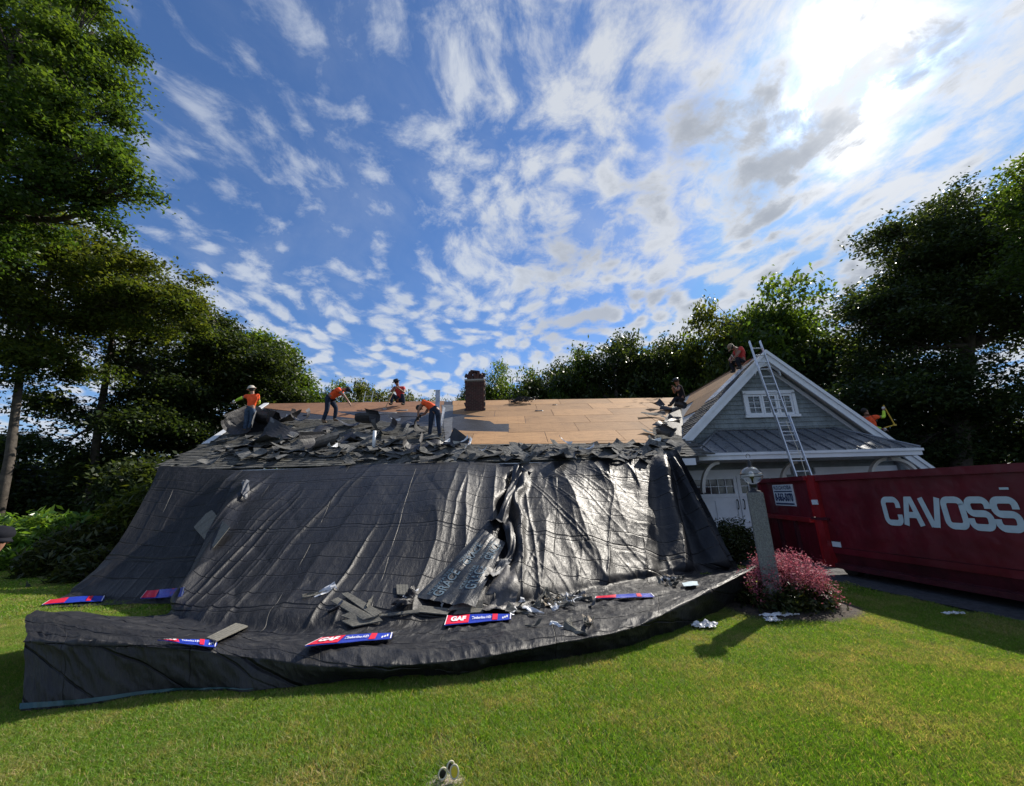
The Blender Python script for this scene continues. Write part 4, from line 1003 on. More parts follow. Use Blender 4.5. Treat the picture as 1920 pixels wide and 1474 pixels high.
tree('oak_tree', 'dark tree behind the right end of the porch roof', p0, [p0, W3(1620, 800, 22), W3(1610, 680, 22)], .3, b, 900, 50, .2, L_DARK, M_BARKD, .8, 53)
# far woodland mass closing the horizon
def woods():
    r = np.random.default_rng(99); C_ = []
    for i in range(1500):
        a = r.uniform(-1.35, 1.35); d = r.uniform(44, 60); x = math.sin(a) * d * 1.25; y = math.cos(a) * d * .6 + 24
        C_.append((x, y, r.uniform(.2, 7.0) * (1 - .2 * r.random())))
    me = leaf_mesh('far_woodland', C_, .5, L_DARK, 3.2, 46, 1.2, .8, None, .02, 99)
    o = link(bpy.data.objects.new('far_woodland', me)); stuff(o); tag(o, 'dark far off woodland closing the horizon behind the garden', 'woodland')
woods()
# shrubs
def bush(name, label, c, rad_, n, per, leaf, m, spread, seed, elong=1.3, stems=8, cat='shrub', group=None, top=None):
    r = np.random.default_rng(seed); c = Vector(c); B = empty(name, tuple(c), label, cat, group)
    d = r.normal(size=(n, 3)); d[:, 2] = np.abs(d[:, 2]); d /= np.linalg.norm(d, axis=1, keepdims=True)
    lump = 1 + .15 * np.sin(d[:, :1] * 7 + seed) * np.cos(d[:, 1:2] * 6)
    C_ = d * r.uniform(.45, 1, (n, 1)) ** .6 * lump * np.array(rad_)
    C_[:, 2] += .05
    mb = MB()
    for i in range(stems):
        q = C_[r.integers(0, n)]; mb.tube(tube_pts(c + Vector(r.normal(size=3)) * .06 * Vector((1, 1, 0)).length, c + Vector(q), 3, .06, r), [.02, .015, .01, .006], 5, cap=False)
    part('stems', mb, M_BARKD, B)
    me = leaf_mesh('foliage', C_, leaf, m, spread, per, elong, .7, None, .1, seed); link(bpy.data.objects.new('foliage', me), B); return B
for i, (px, py, y, rx, h, lab) in enumerate(((30, 1062, 10.6, 1.1, 1.35, 'glossy rhododendron at the left edge behind the man'), (95, 1058, 10.9, 1.0, 1.30, 'glossy rhododendron, right one of the pair by the lawn edge'), (-40, 1060, 10.5, 1.2, 1.4, 'glossy rhododendron cut by the left edge of the picture'))):
    g0 = atZ(px, py, 0); bush('rhododendron', lab, (g0.x, g0.y + .6, 0), (rx, .8, h * .95), 330, 26, .13, L_BUSH, .32, 60 + i, 2.2, 10, 'shrub', 'rhododendrons at the lawn edge')
for i in range(7):
    g0 = atZ(8 + i * 22, 1072 - i * 3, 0); bush('edging_plant', 'strappy green edging plant under the rhododendrons', (g0.x, g0.y + .15, 0), (.28, .22, .30), 60, 14, .20, L_BUSH, .16, 80 + i, 3.0, 3, 'plant', 'edging plants along the shrub bed')
for i, (px, y, rx, top, lab) in enumerate(((250, 11.6, .7, 925, 'tall feathery yew beside the left tarpaulin'), (190, 10.9, .8, 985, 'middle dark yew left of the tarpaulin'), (150, 10.4, .75, 1010, 'low dark yew nearest the rhododendrons'), (225, 9.7, .6, 1040, 'low dark yew at the foot of the left tarpaulin edge'))):
    b0 = gnd(px, y); tz = atY(px, top, y).z; bush('yew_shrub', lab, (b0.x, y, 0), (rx, .6, tz * .95), 420, 22, .10, L_LOWBUSH if i else L_LIME, .26, 90 + i, 2.6, 8, 'shrub', 'yews between the house and the lawn')
g0 = Vector((6.0, 11.4, -.15)); bush('boxwood_shrub', 'round green boxwood beside the garage door', (5.92, 11.0, -.15), (.55, .45, .95), 260, 22, .06, L_LOWBUSH, .16, 101, 1.4, 6)
bush('boxwood_shrub', 'low green boxwood behind the end of the tarpaulin', (5.3, 10.3, -.12), (.4, .4, .75), 160, 22, .06, L_LOWBUSH, .16, 102, 1.4, 6)
# pink shrub by the lamp post
PS = atZ(1480, 1140, 0)
def pink_shrub():
    r = np.random.default_rng(5); B = empty('pink_plumed_shrub', tuple(PS), 'feathery pink flowering shrub at the foot of the stone lamp post', 'shrub')
    n = 260; d = r.normal(size=(n, 3)); d[:, 2] = np.abs(d[:, 2]) * .9; d /= np.linalg.norm(d, axis=1, keepdims=True)
    C_ = d * r.uniform(.3, 1, (n, 1)) * np.array((.58, .40, .36)); me = leaf_mesh('foliage', C_, .055, L_LOWBUSH, .18, 40, 1.5, .8, None, .1, 5); link(bpy.data.objects.new('foliage', me), B)
    C2 = []; mb = MB()
    for i in range(105):
        a = r.uniform(0, 6.28); q = r.uniform(0, 1) ** .6; x = math.cos(a) * q * .60; y = math.sin(a) * q * .40; h = .64 - .32 * (abs(x + .02) / .60) ** 1.6 - .12 * (y / .45) ** 2 + r.normal() * .09
        mb.tube([PS + Vector((x * .3, y * .3, 0)), PS + Vector((x * .8, y * .8, h * .6)), PS + Vector((x, y, h))], [.006, .004, .002], 4, cap=False)
        for k in range(4): C2.append((x + r.normal() * .03, y + r.normal() * .03, h - .05 * k))
    part('stems', mb, M_BARKD, B)
    me = leaf_mesh('plumes', C2, .024, L_PINK, .10, 22, 1.5, 1.0, None, 0, 6); link(bpy.data.objects.new('plumes', me), B)
pink_shrub()
mb = MB(); mb.lathe([(.001, .05), (.7, .045), (1.05, .0)], (0, 0, 0), 26)
o = mb.build('mulch_bed', M_SOIL, None); o.location = (PS.x, PS.y, .0); o.scale = (1.0, .7, 1); struct(o)
# grass
def grass():
    r = np.random.default_rng(11)
    def patch(n, sz, hh, w):
        p = r.uniform(-sz / 2, sz / 2, (n, 2)); h = hh * r.uniform(.45, 1.25, n); a = r.uniform(0, 2 * np.pi, n); lean = r.uniform(.2, 1.5, n) * h
        la = r.uniform(0, 2 * np.pi, n); ww = w * r.uniform(.6, 1.3, n)
        dx, dy = np.cos(a) * ww / 2, np.sin(a) * ww / 2; lx, ly = np.cos(la) * lean, np.sin(la) * lean
        V = np.zeros((n, 5, 3)); V[:, 0] = np.stack([p[:, 0] - dx, p[:, 1] - dy, np.zeros(n)], 1); V[:, 1] = np.stack([p[:, 0] + dx, p[:, 1] + dy, np.zeros(n)], 1)
        V[:, 2] = np.stack([p[:, 0] + dx * .8 + lx * .35, p[:, 1] + dy * .8 + ly * .35, h * .6], 1); V[:, 3] = np.stack([p[:, 0] - dx * .8 + lx * .35, p[:, 1] - dy * .8 + ly * .35, h * .6], 1)
        V[:, 4] = np.stack([p[:, 0] + lx, p[:, 1] + ly, h], 1)
        me = bpy.data.meshes.new('grass_patch'); me.vertices.add(n * 5); me.vertices.foreach_set('co', V.ravel().astype(np.float32))
        base = np.arange(n)[:, None] * 5; L = np.concatenate([base + np.array([[0, 1, 2, 3]]), base + np.array([[3, 2, 4]])], 1).ravel()
        me.loops.add(len(L)); me.loops.foreach_set('vertex_index', L.astype(np.int32)); me.polygons.add(2 * n)
        ls = np.stack([np.arange(n) * 7, np.arange(n) * 7 + 4], 1).ravel(); me.polygons.foreach_set('loop_start', ls.astype(np.int32)); me.update(calc_edges=True)
        t = r.uniform(0, 1, (n, 3)); col_attr(me, 'tint', np.repeat(t, 5, 0)); me.materials.append(M_GRASS); return me
    near = [patch(4000, .55, .036, .0042) for _ in range(3)]; far = [patch(2200, 1.1, .045, .012) for _ in range(3)]
    holder = []
    for k, me in enumerate(near + far):
        holder.append(me)
    # one geometry-nodes object per density: points carry which patch and turn
    def field(name, pts, meshes, label):
        objs = []
        ng = bpy.data.node_groups.new(name, 'GeometryNodeTree'); ng.interface.new_socket('Geometry', in_out='INPUT', socket_type='NodeSocketGeometry'); ng.interface.new_socket('Geometry', in_out='OUTPUT', socket_type='NodeSocketGeometry')
        N = ng.nodes; L = ng.links; gi = N.new('NodeGroupInput'); go = N.new('NodeGroupOutput'); jn = N.new('GeometryNodeJoinGeometry')
        for k, me in enumerate(meshes):
            # patch geometry is stored in the same object's mesh library through an object reference kept out of the scene
            ob = bpy.data.objects.new(name + '_patch', me); oi = N.new('GeometryNodeObjectInfo'); oi.inputs['Object'].default_value = ob
            ip = N.new('GeometryNodeInstanceOnPoints'); L.new(gi.outputs[0], ip.inputs['Points']); L.new(oi.outputs['Geometry'], ip.inputs['Instance'])
            at = N.new('GeometryNodeInputNamedAttribute'); at.data_type = 'INT'; at.inputs['Name'].default_value = 'kind'
            cp = N.new('FunctionNodeCompare'); cp.data_type = 'INT'; cp.operation = 'EQUAL'; L.new(at.outputs[0], cp.inputs[2]); cp.inputs[3].default_value = k; L.new(cp.outputs[0], ip.inputs['Selection'])
            rt = N.new('GeometryNodeInputNamedAttribute'); rt.data_type = 'FLOAT'; rt.inputs['Name'].default_value = 'turn'
            cx = N.new('ShaderNodeCombineXYZ'); L.new(rt.outputs[0], cx.inputs[2]); L.new(cx.outputs[0], ip.inputs['Rotation'])
            sc = N.new('GeometryNodeInputNamedAttribute'); sc.data_type = 'FLOAT'; sc.inputs['Name'].default_value = 'size'; cs = N.new('ShaderNodeCombineXYZ'); cs.inputs[0].default_value = 1; cs.inputs[1].default_value = 1
            L.new(sc.outputs[0], cs.inputs[2]); L.new(cs.outputs[0], ip.inputs['Scale']); L.new(ip.outputs[0], jn.inputs[0])
        L.new(jn.outputs[0], go.inputs[0])
        me = bpy.data.meshes.new(name); me.from_pydata([tuple(p) for p in pts], [], [])
        a = me.attributes.new('kind', 'INT', 'POINT'); a.data.foreach_set('value', r.integers(0, len(meshes), len(pts)).astype(np.int32))
        a = me.attributes.new('turn', 'FLOAT', 'POINT'); a.data.foreach_set('value', (r.integers(0, 4, len(pts)) * np.pi / 2 + r.uniform(-.3, .3, len(pts))).astype(np.float32))
        a = me.attributes.new('size', 'FLOAT', 'POINT'); a.data.foreach_set('value', np.array([.8 + .45 * (0.5 + .5 * float(vnoise(np.array([p[0] * .9]), np.array([p[1] * .9]), 77)[0])) for p in pts], dtype=np.float32))
        o = link(bpy.data.objects.new(name, me)); md = o.modifiers.new('grass', 'NODES'); md.node_group = ng; stuff(o); tag(o, label, 'grass')
    def on_drive(x, y): return x > (7.41 - .1746 * y - .62 if y < 8.2 else 5.2) and y < 12.6
    def under_tarp(x, y):
        h = TBVH.ray_cast(Vector((x, y, 5)), Vector((0, 0, -1)))
        if h[0] is not None and h[0].z < .11: return True
        h = TBVHL.ray_cast(Vector((x, y, 5)), Vector((0, 0, -1))); return h[0] is not None and h[0].z < .1
    P = []; s = .30
    for y in np.arange(1.0, 6.6, s):
        for x in np.arange(-7.5, 8, s):
            if abs(x) > y * 1.5 + 1: continue
            xx = x + r.uniform(-.1, .1); yy = y + r.uniform(-.1, .1)
            if on_drive(xx + .2, yy) or all(under_tarp(xx + a, yy + b) for a, b in ((-.2, 0), (.2, 0), (0, .2), (0, -.2), (0, 0))): continue
            P.append((xx, yy, gz(xx, yy) - .004))
    field('lawn_grass', P, near, 'short green and straw coloured mown grass near the camera')
    P = []; s = .62
    for y in np.arange(6.7, 17, s):
        for x in np.arange(-24, 9, s):
            if abs(x) > y * 1.6 + 1 or (y > 10.5 and -9.5 < x < 5.5) or (y > 9.8 and x > 5): continue
            xx = x + r.uniform(-.15, .15); yy = y + r.uniform(-.15, .15)
            if on_drive(xx + .4, yy) or all(under_tarp(xx + a, yy + b) for a, b in ((-.4, 0), (.4, 0), (0, .4), (0, -.4), (0, 0))): continue
            P.append((xx, yy, gz(xx, yy) - .004))
    field('far_lawn_grass', P, far, 'mown grass of the lawn farther off beside the house')
grass()

# ------------------------------------------------------------------ dumpster
def dumpster():
    D = empty('dumpster', (6.9, 4.7, 0), 'big dark red open top roll off dumpster parked on the driveway', 'dumpster')
    L, WD, z0, z1 = 7.2, 2.4, .16, 1.84
    A = dpt(0, 0, 0); f = lambda a, w, z: dpt(-a, w, z)       # a: towards the camera from the gate end
    Rm = Matrix((( -DU.x, -DN.x, 0), (-DU.y, -DN.y, 0), (0, 0, 1))) # columns: along(-DU), outward(-DN), up
    bx = lambda mb, a, w, z, sa, sw, sz: mb.box(f(a, w, z), (sa, sw, sz), Rm)
    mb = MB(); bx(mb, L / 2, .03, (z0 + z1) / 2 + .12, L, .05, z1 - z0 - .24); part('side_panel', mb, M_RED, D)
    mb = MB(); bx(mb, L / 2, WD - .03, (z0 + z1) / 2, L, .05, z1 - z0); part('side_panel', mb, M_RED, D)
    mb = MB(); bx(mb, L - .03, WD / 2, (z0 + z1) / 2, .05, WD - .12, z1 - z0); part('end_panel', mb, M_RED, D)
    mb = MB(); bx(mb, L / 2, WD / 2, z0 + .04, L, WD - .12, .06); part('floor_plate', mb, M_REDD, D)
    # sloped lower side and bottom rail
    mb = MB(); mb.prism([f(.05, .0, z0 + .36), f(.05, .10, z0 + .02), f(.05, .14, z0 + .02), f(.05, .05, z0 + .38)], -DU * (L - .1)); part('lower_side', mb, M_REDD, D)
    mb = MB(); bx(mb, L / 2, .04, z0 + .02, L, .14, .08); part('bottom_rail', mb, M_REDD, D)
    mb = MB(); bx(mb, L / 2, .0, z1 - .05, L, .12, .11); part('top_rail', mb, M_RED, D)
    mb = MB(); bx(mb, L / 2, WD, z1 - .05, L, .12, .11); part('top_rail', mb, M_RED, D)
    mb = MB(); bx(mb, .06, -.03, (z0 + z1) / 2, .13, .12, z1 - z0 + .02); part('corner_post', mb, M_REDR, D)
    mb = MB(); bx(mb, .06, -.10, 1.33, .12, .02, .09); part('reflector', mb, M_SIGN, D)
    mb = MB(); bx(mb, .06, -.07, 1.02, .34, .06, .05); part('latch_bar', mb, M_REDD, D)
    for a in (6.9,): mb = MB(); bx(mb, a, -.005, .95, .07, .03, 1.4); part('side_rib', mb, M_RED, D)
    for a in (.25, 6.4):
        for w in (.35, WD - .35):
            mb = MB(); c = f(a, w - .2, .16); mb.tube([c - DN * -.0, c - DN * .18], .15, 16); part('roller_wheel', mb, M_BLACK, D)
    for w in (.6, WD - .6): mb = MB(); bx(mb, L / 2, w, .1, L - .4, .12, .16); part('skid_rail', mb, M_REDD, D)
    off = Vector(D.location)
    # lettering: text box (u,v) on the side panel
    def onside(a0, a1, za, zb): return lambda u, v: f(a0 + (a1 - a0) * u, -.003, za + (zb - za) * v)
    # find distances along the face for photograph columns
    def face_a(px, py):
        r = ray(px, py); o = Vector((0, 0, CAMH)); t = (A - o).dot(DN) / r.dot(DN); p = o + r * t; return -(p - A).dot(DU), p.z
    a0, zt = face_a(1650, 932); _, zb = face_a(1664, 984)
    a1, _ = face_a(1905, 930)
    # lettering cut from flat strokes with squared round corners
    def arcp(cx, cy, r_, a0_, a1_, n=5): return [(cx + r_ * math.cos(rad(a0_ + (a1_ - a0_) * i / n)), cy + r_ * math.sin(rad(a0_ + (a1_ - a0_) * i / n))) for i in range(n + 1)]
    def rr_(w, h, r_, segs):   # pieces of a rounded rectangle: corners tr, tl, bl, br
        return {'tr': arcp(w - r_, h - r_, r_, 0, 90), 'tl': arcp(r_, h - r_, r_, 90, 180), 'bl': arcp(r_, r_, r_, 180, 270), 'br': arcp(w - r_, r_, r_, 270, 360)}
    k = rr_(.74, 1, .2, 5)
    def glyph(ch):
        if ch == 'C': return [[(.74, .64)] + k['tr'] + k['tl'] + k['bl'] + k['br'] + [(.74, .36)]]
        if ch == 'O': return [k['tr'] + k['tl'] + k['bl'] + k['br'] + [k['tr'][0], k['tr'][1]]]
        if ch == 'S': return [[(.74, .68)] + k['tr'] + k['tl'] + arcp(.2, .5 + .2, .2, 180, 270)[1:] + arcp(.54, .3, .2, 90, 0) + k['br'][::-1][1:] + k['bl'][::-1] + [(0, .32)]]
        if ch == 'A': return [[(-.02, -.08), (.30, 1.08)], [(.44, 1.08), (.76, -.08)], [(.20, .36), (.54, .36)], [(.2, 1.0), (.54, 1.0)]]
        if ch == 'V': return [[(-.02, 1.08), (.30, -.08)], [(.44, -.08), (.76, 1.08)], [(.26, .02), (.48, .02)]]
    SW = .125
    def stroke(mb, pl, f):
        n = len(pl); L_, R_ = [], []
        for i in range(n):
            a_ = Vector(pl[max(i - 1, 0)]); b2 = Vector(pl[min(i + 1, n - 1)]); t = (b2 - a_).normalized(); nn = Vector((-t.y, t.x)); p = Vector(pl[i]); L_.append(p + nn * SW); R_.append(p - nn * SW)
        vs = [f(q.x, q.y) for q in L_ + R_]; mb.add(vs, [(i, i + 1, n + i + 1, n + i) for i in range(n - 1)])
    adv = (a1 - a0) / 6.0
    for i, ch in enumerate('CAVOSSA'):
        x0 = a0 + adv * i + adv * .10; mb = MB(); j = 0
        for pl in glyph(ch):
            j += 1; stroke(mb, pl, lambda u, v, j=j: f(x0 + u * adv * 1.02, -.003 - .0006 * j, zb + (zt - zb) * (.09 + v * .82)))
        part('company_letter', mb, M_LETTER, D)
    a, z = face_a(1569, 1020); mb = MB(); bx(mb, a, -.008, z, .17, .006, .105); part('placard', mb, M_SIGN, D)
    mb = MB(); bx(mb, a, -.013, z + .047, .17, .004, .012); part('placard_stripe', mb, M_BLACK, D)
    a, z = face_a(1883, 916); mb = MB(); bx(mb, a, -.008, z, .09, .006, .03); part('reflector', mb, M_LETTER, D)
    # open gate swung back on its hinge
    Gd = empty('dumpster_gate', tuple(f(0, 0, 0)), 'open red dumpster gate with white phone number sign, swung back beside the garage', 'gate')
    gu = Vector((.148, .989, 0)).normalized(); gn = Vector((-gu.y, gu.x, 0)); H0 = f(-.06, -.02, 0); q = lambda a, w, z: H0 + gu * a + gn * w + Vector((0, 0, z))
    RG = Matrix(((gu.x, gn.x, 0), (gu.y, gn.y, 0), (0, 0, 1)))
    gx = lambda mb, a, w, z, sa, sw, sz: mb.box(q(a, w, z), (sa, sw, sz), RG)
    mb = MB(); gx(mb, 1.05, 0, 1.02, 2.0, .04, 1.6); part('gate_panel', mb, M_RED, Gd)
    mb = MB(); gx(mb, 1.05, .05, 1.80, 2.1, .08, .09); part('frame_bar', mb, M_RED, Gd)
    mb = MB(); gx(mb, 1.05, .06, .98, 2.0, .09, .09); part('frame_bar', mb, M_REDR, Gd)
    mb = MB(); gx(mb, 1.05, .05, .20, 2.1, .08, .1); part('frame_bar', mb, M_RED, Gd)
    mb = MB(); gx(mb, 2.05, .05, 1.0, .09, .08, 1.52); part('frame_post', mb, M_RED, Gd)
    for a in (.7, 1.38): mb = MB(); gx(mb, a, .05, .59, .07, .07, .68); part('frame_post', mb, M_REDD, Gd)  # darker red puts the shade on the gate's lower half into the paint
    def gate_a(px, py):
        r = ray(px, py); o = Vector((0, 0, CAMH)); t = (q(0, .06, 0) - o).dot(gn) / r.dot(gn); p = o + r * t; return (p - q(0, .06, 0)).dot(gu), p.z
    s0, zt = gate_a(1482, 908); s1, _ = gate_a(1446, 911); _, zb = gate_a(1484, 949)
    mb = MB(); gx(mb, (s0 + s1) / 2, .03, (zt + zb) / 2, abs(s1 - s0), .02, zt - zb); part('sign_board', mb, M_SIGN, Gd)
    go = Vector(Gd.location); sg = lambda ua, ub, va, vb: (lambda u, v: q(s1 + (s0 - s1) * (ua + (ub - ua) * u), .043, zb + (zt - zb) * (va + (vb - va) * v)))
    text_on('N.D.CAVOSSA', sg(.06, .95, .76, .95), M_NAVY, Gd, 'sign_name', .03, off=go)
    text_on('8-563-5070', sg(.06, .95, .20, .60), M_NAVY, Gd, 'sign_phone_number', .05, off=go)
    for va, vb in ((.64, .70), (.05, .13)):
        g2 = sg(.05, .96, va, vb); mb = MB(); mb.add([g2(0, 0), g2(1, 0), g2(1, 1), g2(0, 1)], [(0, 1, 2, 3)]); part('sign_band', mb, M_NAVY, Gd)
dumpster()
# ------------------------------------------------------------------ lamp post
def lamp():
    c = atY(1447, 1100, 5.85); c.z = 0; P = empty('lamp_post', tuple(c), 'square grey granite lamp post with a clear glass globe', 'lamp post')
    R = Matrix.Rotation(rad(-28), 3, 'Z')
    me = bmesh.new(); bmesh.ops.create_cube(me, size=1); bmesh.ops.scale(me, vec=(.205, .205, 1.56), verts=me.verts); bmesh.ops.bevel(me, geom=me.edges[:], offset=.008, segments=2, affect='EDGES')
    mb = MB(); mb.add([R @ v.co + c + Vector((0, 0, .78)) for v in me.verts], [tuple(v.index for v in f.verts) for f in me.faces]); me.free(); part('granite_post', mb, M_GRANITE, P)
    t = c + Vector((0, 0, 1.56))
    mb = MB(); mb.lathe([(.09, 0), (.085, .02), (.045, .03), (.042, .09), (.055, .10), (.05, .12)], t, 16); part('lamp_base', mb, M_BLACK, P, True)
    gc = t + Vector((0, 0, .245)); prof = []
    for i in range(13):
        a = -math.pi / 2 * .85 + i / 12 * math.pi * .87; prof.append((.148 * math.cos(a), .128 * math.sin(a)))
    prof2 = [(r - .004, z) for r, z in prof[::-1]]
    gm = bpy.data.materials.new('clear_globe_glass'); gm.use_nodes = True; nb = gm.node_tree.nodes['Principled BSDF']
    nb.inputs['Transmission Weight'].default_value = 1; nb.inputs['Roughness'].default_value = .02; nb.inputs['IOR'].default_value = 1.45; nb.inputs['Base Color'].default_value = (.93, .95, .95, 1)
    mb = MB(); mb.lathe(prof + prof2, gc, 28); part('glass_globe', mb, gm, P, True)
    mb = MB()
    for dz in (-.02, .02): mb.lathe([(.150, dz - .003), (.156, dz), (.150, dz + .003)], gc, 28)
    part('globe_band', mb, M_BLACK, P, True)
    mb = MB(); mb.ball(gc + Vector((0, 0, .01)), (.035, .035, .05), 10); part('bulb', mb, M_WHITEP, P, True)
    mb = MB(); mb.lathe([(.012, -.11), (.014, -.05), (.03, -.04), (.03, -.02)], gc, 10); part('bulb_holder', mb, M_BLACK, P, True)
    mb = MB(); mb.lathe([(.042, .118), (.036, .130), (.022, .145), (.03, .19), (.012, .22), (.001, .235)], gc, 18); part('cap', mb, M_BLACK, P, True)
    mb = MB(); n = 14; o = gc + Vector((-.03, 0, .20))
    mb.tube([gc + Vector((.03 * math.sin(a * 1.0) - 0, 0, .28 + .035 * math.cos(a))) for a in np.linspace(-2.2, 2.2, n)], .004, 5); part('hook', mb, M_BLACK, P)
lamp()
# ------------------------------------------------------------------ ladders
def ladder(name, label, B0, T0, w, side, rung=.305, rr=.018, group='aluminium ladders'):
    L_ = empty(name, tuple(B0), label, 'ladder', group); B0 = Vector(B0); T0 = Vector(T0); ax = (T0 - B0).normalized(); s = Vector(side).normalized(); n = ax.cross(s)
    R = Matrix((s, n, ax)).transposed(); Ln = (T0 - B0).length
    for k in (-1, 1): mb = MB(); mb.box(B0 + ax * Ln / 2 + s * k * w / 2, (.028, .07, Ln), R); part('rail', mb, M_ALU, L_)
    i = .2
    while i < Ln - .05: mb = MB(); mb.tube([B0 + ax * i - s * w / 2, B0 + ax * i + s * w / 2], rr, 8); part('rung', mb, M_ALU, L_); i += rung
    return L_
T_ = atY(1417, 640, 12.12); M_ = atY(1507, 893, 10.35); dirn = (M_ - T_); B_ = T_ + dirn * ((T_.z + .12) / -dirn.z)
mid = T_.lerp(B_, .5)
ladder('extension_ladder', 'long aluminium extension ladder leaning on the garage gable', B_, T_.lerp(B_, .42), .40, (1, 0, 0))
fl = ladder('fly_ladder', 'upper section of the extension ladder', T_.lerp(B_, .55) + Vector((0, .06, .05)), T_ + Vector((0, .06, .03)), .36, (1, 0, 0))
# the fly section is one thing with the base section
LAD = [o for o in bpy.data.objects if o.name == 'extension_ladder'][0]
d = fl.location - LAD.location
for c in list(fl.children):
    c.parent = LAD
    for v in c.data.vertices: v.co += d
bpy.data.objects.remove(fl)
mb = MB(); mb.tube([T_.lerp(B_, .45) + Vector((.02, -.05, 0)), T_.lerp(B_, .6) + Vector((.05, -.07, 0)), T_.lerp(B_, .75) + Vector((.0, -.06, 0))], .008, 5); part('pull_rope', mb, M_CREAM, LAD)
q = roof_hit(668, 756); ladder('ladder', 'short ladder top poking over the ridge behind the bending worker', Vector((q.x, RY + .5, rz_(q.x, RY) - 1.6)), Vector((q.x + .45, RY + .25, rz_(q.x, RY) + .62)), .38, (1, .2, 0))
# ------------------------------------------------------------------ things on the roof
def slab(name, quad, th, m, label, cat, group=None, wob=0.0, n=6):
    """thin curved sheet from 4 world corners"""
    c = sum(quad, Vector()) / 4; g_ = []
    nn = (quad[1] - quad[0]).cross(quad[3] - quad[0]).normalized()
    for j in range(n + 1):
        for i in range(n + 1):
            u, v = i / n, j / n; p = quad[0].lerp(quad[1], u).lerp(quad[3].lerp(quad[2], u), v)
            g_.append(p + nn * wob * (math.sin(u * 5 + v * 3) + math.sin(v * 7 - u * 2)) * .5 - c)
    k = (n + 1); vs = g_ + [p - nn * th for p in g_]; N = k * k
    fs = [(j * k + i, j * k + i + 1, (j + 1) * k + i + 1, (j + 1) * k + i) for j in range(n) for i in range(n)]
    fs += [tuple(N + a for a in f[::-1]) for f in fs]
    edge = [i for i in range(k)] + [j * k + n for j in range(1, k)] + [n * k + i for i in range(n - 1, -1, -1)] + [j * k for j in range(n - 1, 0, -1)]
    fs += [(edge[i], edge[(i + 1) % len(edge)], edge[(i + 1) % len(edge)] + N, edge[i] + N)[::-1] for i in range(len(edge))]
    o = mesh_obj(name, vs, fs, m, None, True, tuple(c)); tag(o, label, cat, group); return o
def curl_mesh(name, L, Wd, curl, twist, m2, th=.006, n=8, seed=0, tabs=True, jag=.0):
    r = random.Random(seed); vs = []; k = n + 1; rows_ = 4
    for s_ in (0, 1):
        for j in range(rows_ + 1):
            for i in range(k):
                u = i / n - .5; v = j / rows_ - .5; a = curl * u; x = (math.sin(a) / curl if abs(curl) > .01 else u) * L; z = ((1 - math.cos(a)) / curl if abs(curl) > .01 else 0) * L
                y = v * Wd + (jag * r.uniform(-1, 1) if j in (0, rows_) else 0); z += twist * u * v * 2 + .012 * math.sin(u * 9 + v * 5 + seed)
                if s_: z -= th
                vs.append((x, y, z))
    N = k * (rows_ + 1); fs = []; mi = []
    for j in range(rows_):
        for i in range(n):
            a = j * k + i; fs.append((a, a + 1, a + 1 + k, a + k)); mi.append(0); fs.append((N + a + k, N + a + 1 + k, N + a + 1, N + a)); mi.append(1)
    for i in range(n): fs += [(i, i + N, i + 1 + N, i + 1), (rows_ * k + i, rows_ * k + i + 1, rows_ * k + i + 1 + N, rows_ * k + i + N)]; mi += [0, 0]
    for j in range(rows_): a = j * k; b = j * k + n; fs += [(a, a + k, a + k + N, a + N), (b, b + N, b + k + N, b + k)]; mi += [0, 0]
    me = bpy.data.meshes.new(name); me.from_pydata(vs, [], fs); me.materials.append(m2[0]); me.materials.append(m2[1]); me.polygons.foreach_set('material_index', mi)
    col_attr(me, 'shade', np.full((len(vs), 3), r.uniform(.65, 1.7))); return me
SH = [curl_mesh('loose_shingle', r_.uniform(.7, 1.0), r_.uniform(.28, .36), c, t, (M_SHINGLE, M_SHBACK), .008, 7, i, jag=.012) for i, (r_, c, t) in enumerate([(random, c, t) for c, t in ((.1, .0), (.4, .05), (-.3, .05), (.9, .1), (-.6, .0), (.3, -.12), (1.5, .1), (-.2, .15), (.05, .05), (-.5, -.1))])]
FE = [curl_mesh('torn_felt', random.uniform(.8, 1.3), random.uniform(.6, .95), c, t, (M_FELT, M_FELTG if i % 3 == 1 else M_FELT), .006, 12, 40 + i, jag=.05) for i, (c, t) in enumerate(((1.8, .2), (3.4, .1), (-1.6, .25), (4.4, .1), (1.0, .4), (-2.2, .2)))]
def zone(px, py):
    if px < 560: return 'by the left roof corner'
    if px < 700: return 'left of the white vent pipe'
    if px < 845: return 'right of the white vent pipe'
    if px < 1010: return 'on the eave below the chimney'
    if px < 1130: return 'on the eave below the tan plywood'
    return 'near the garage valley'
def drop(me, px, py, yaw, tilt, roll_, lift, label, cat, group, sc=1.0, surf='roof'):
    if surf == 'roof': p = roof_hit(px, py, lift); n = RN
    else: p, n = tarp_hit(px, py, lift)
    o = bpy.data.objects.new(me.name.split('.')[0], me); link(o)
    z = n; x = Vector((1, 0, 0)); x = (x - z * x.dot(z)).normalized(); y = z.cross(x)
    B = Matrix((x, y, z)).transposed() @ Matrix.Rotation(yaw, 3, 'Z') @ Matrix.Rotation(tilt, 3, 'Y') @ Matrix.Rotation(roll_, 3, 'X')
    o.matrix_world = Matrix.Translation(p) @ B.to_4x4() @ Matrix.Scale(sc, 4); tag(o, label, cat, group); return o
names = ['flat', 'bowed', 'sagging', 'curled', 'humped', 'twisted', 'rolled up', 'warped', 'nearly flat', 'bent']
rr = random.Random(12)
def ok(px, py):
    return px > 330 + max(0, 872 - py) * 1.6
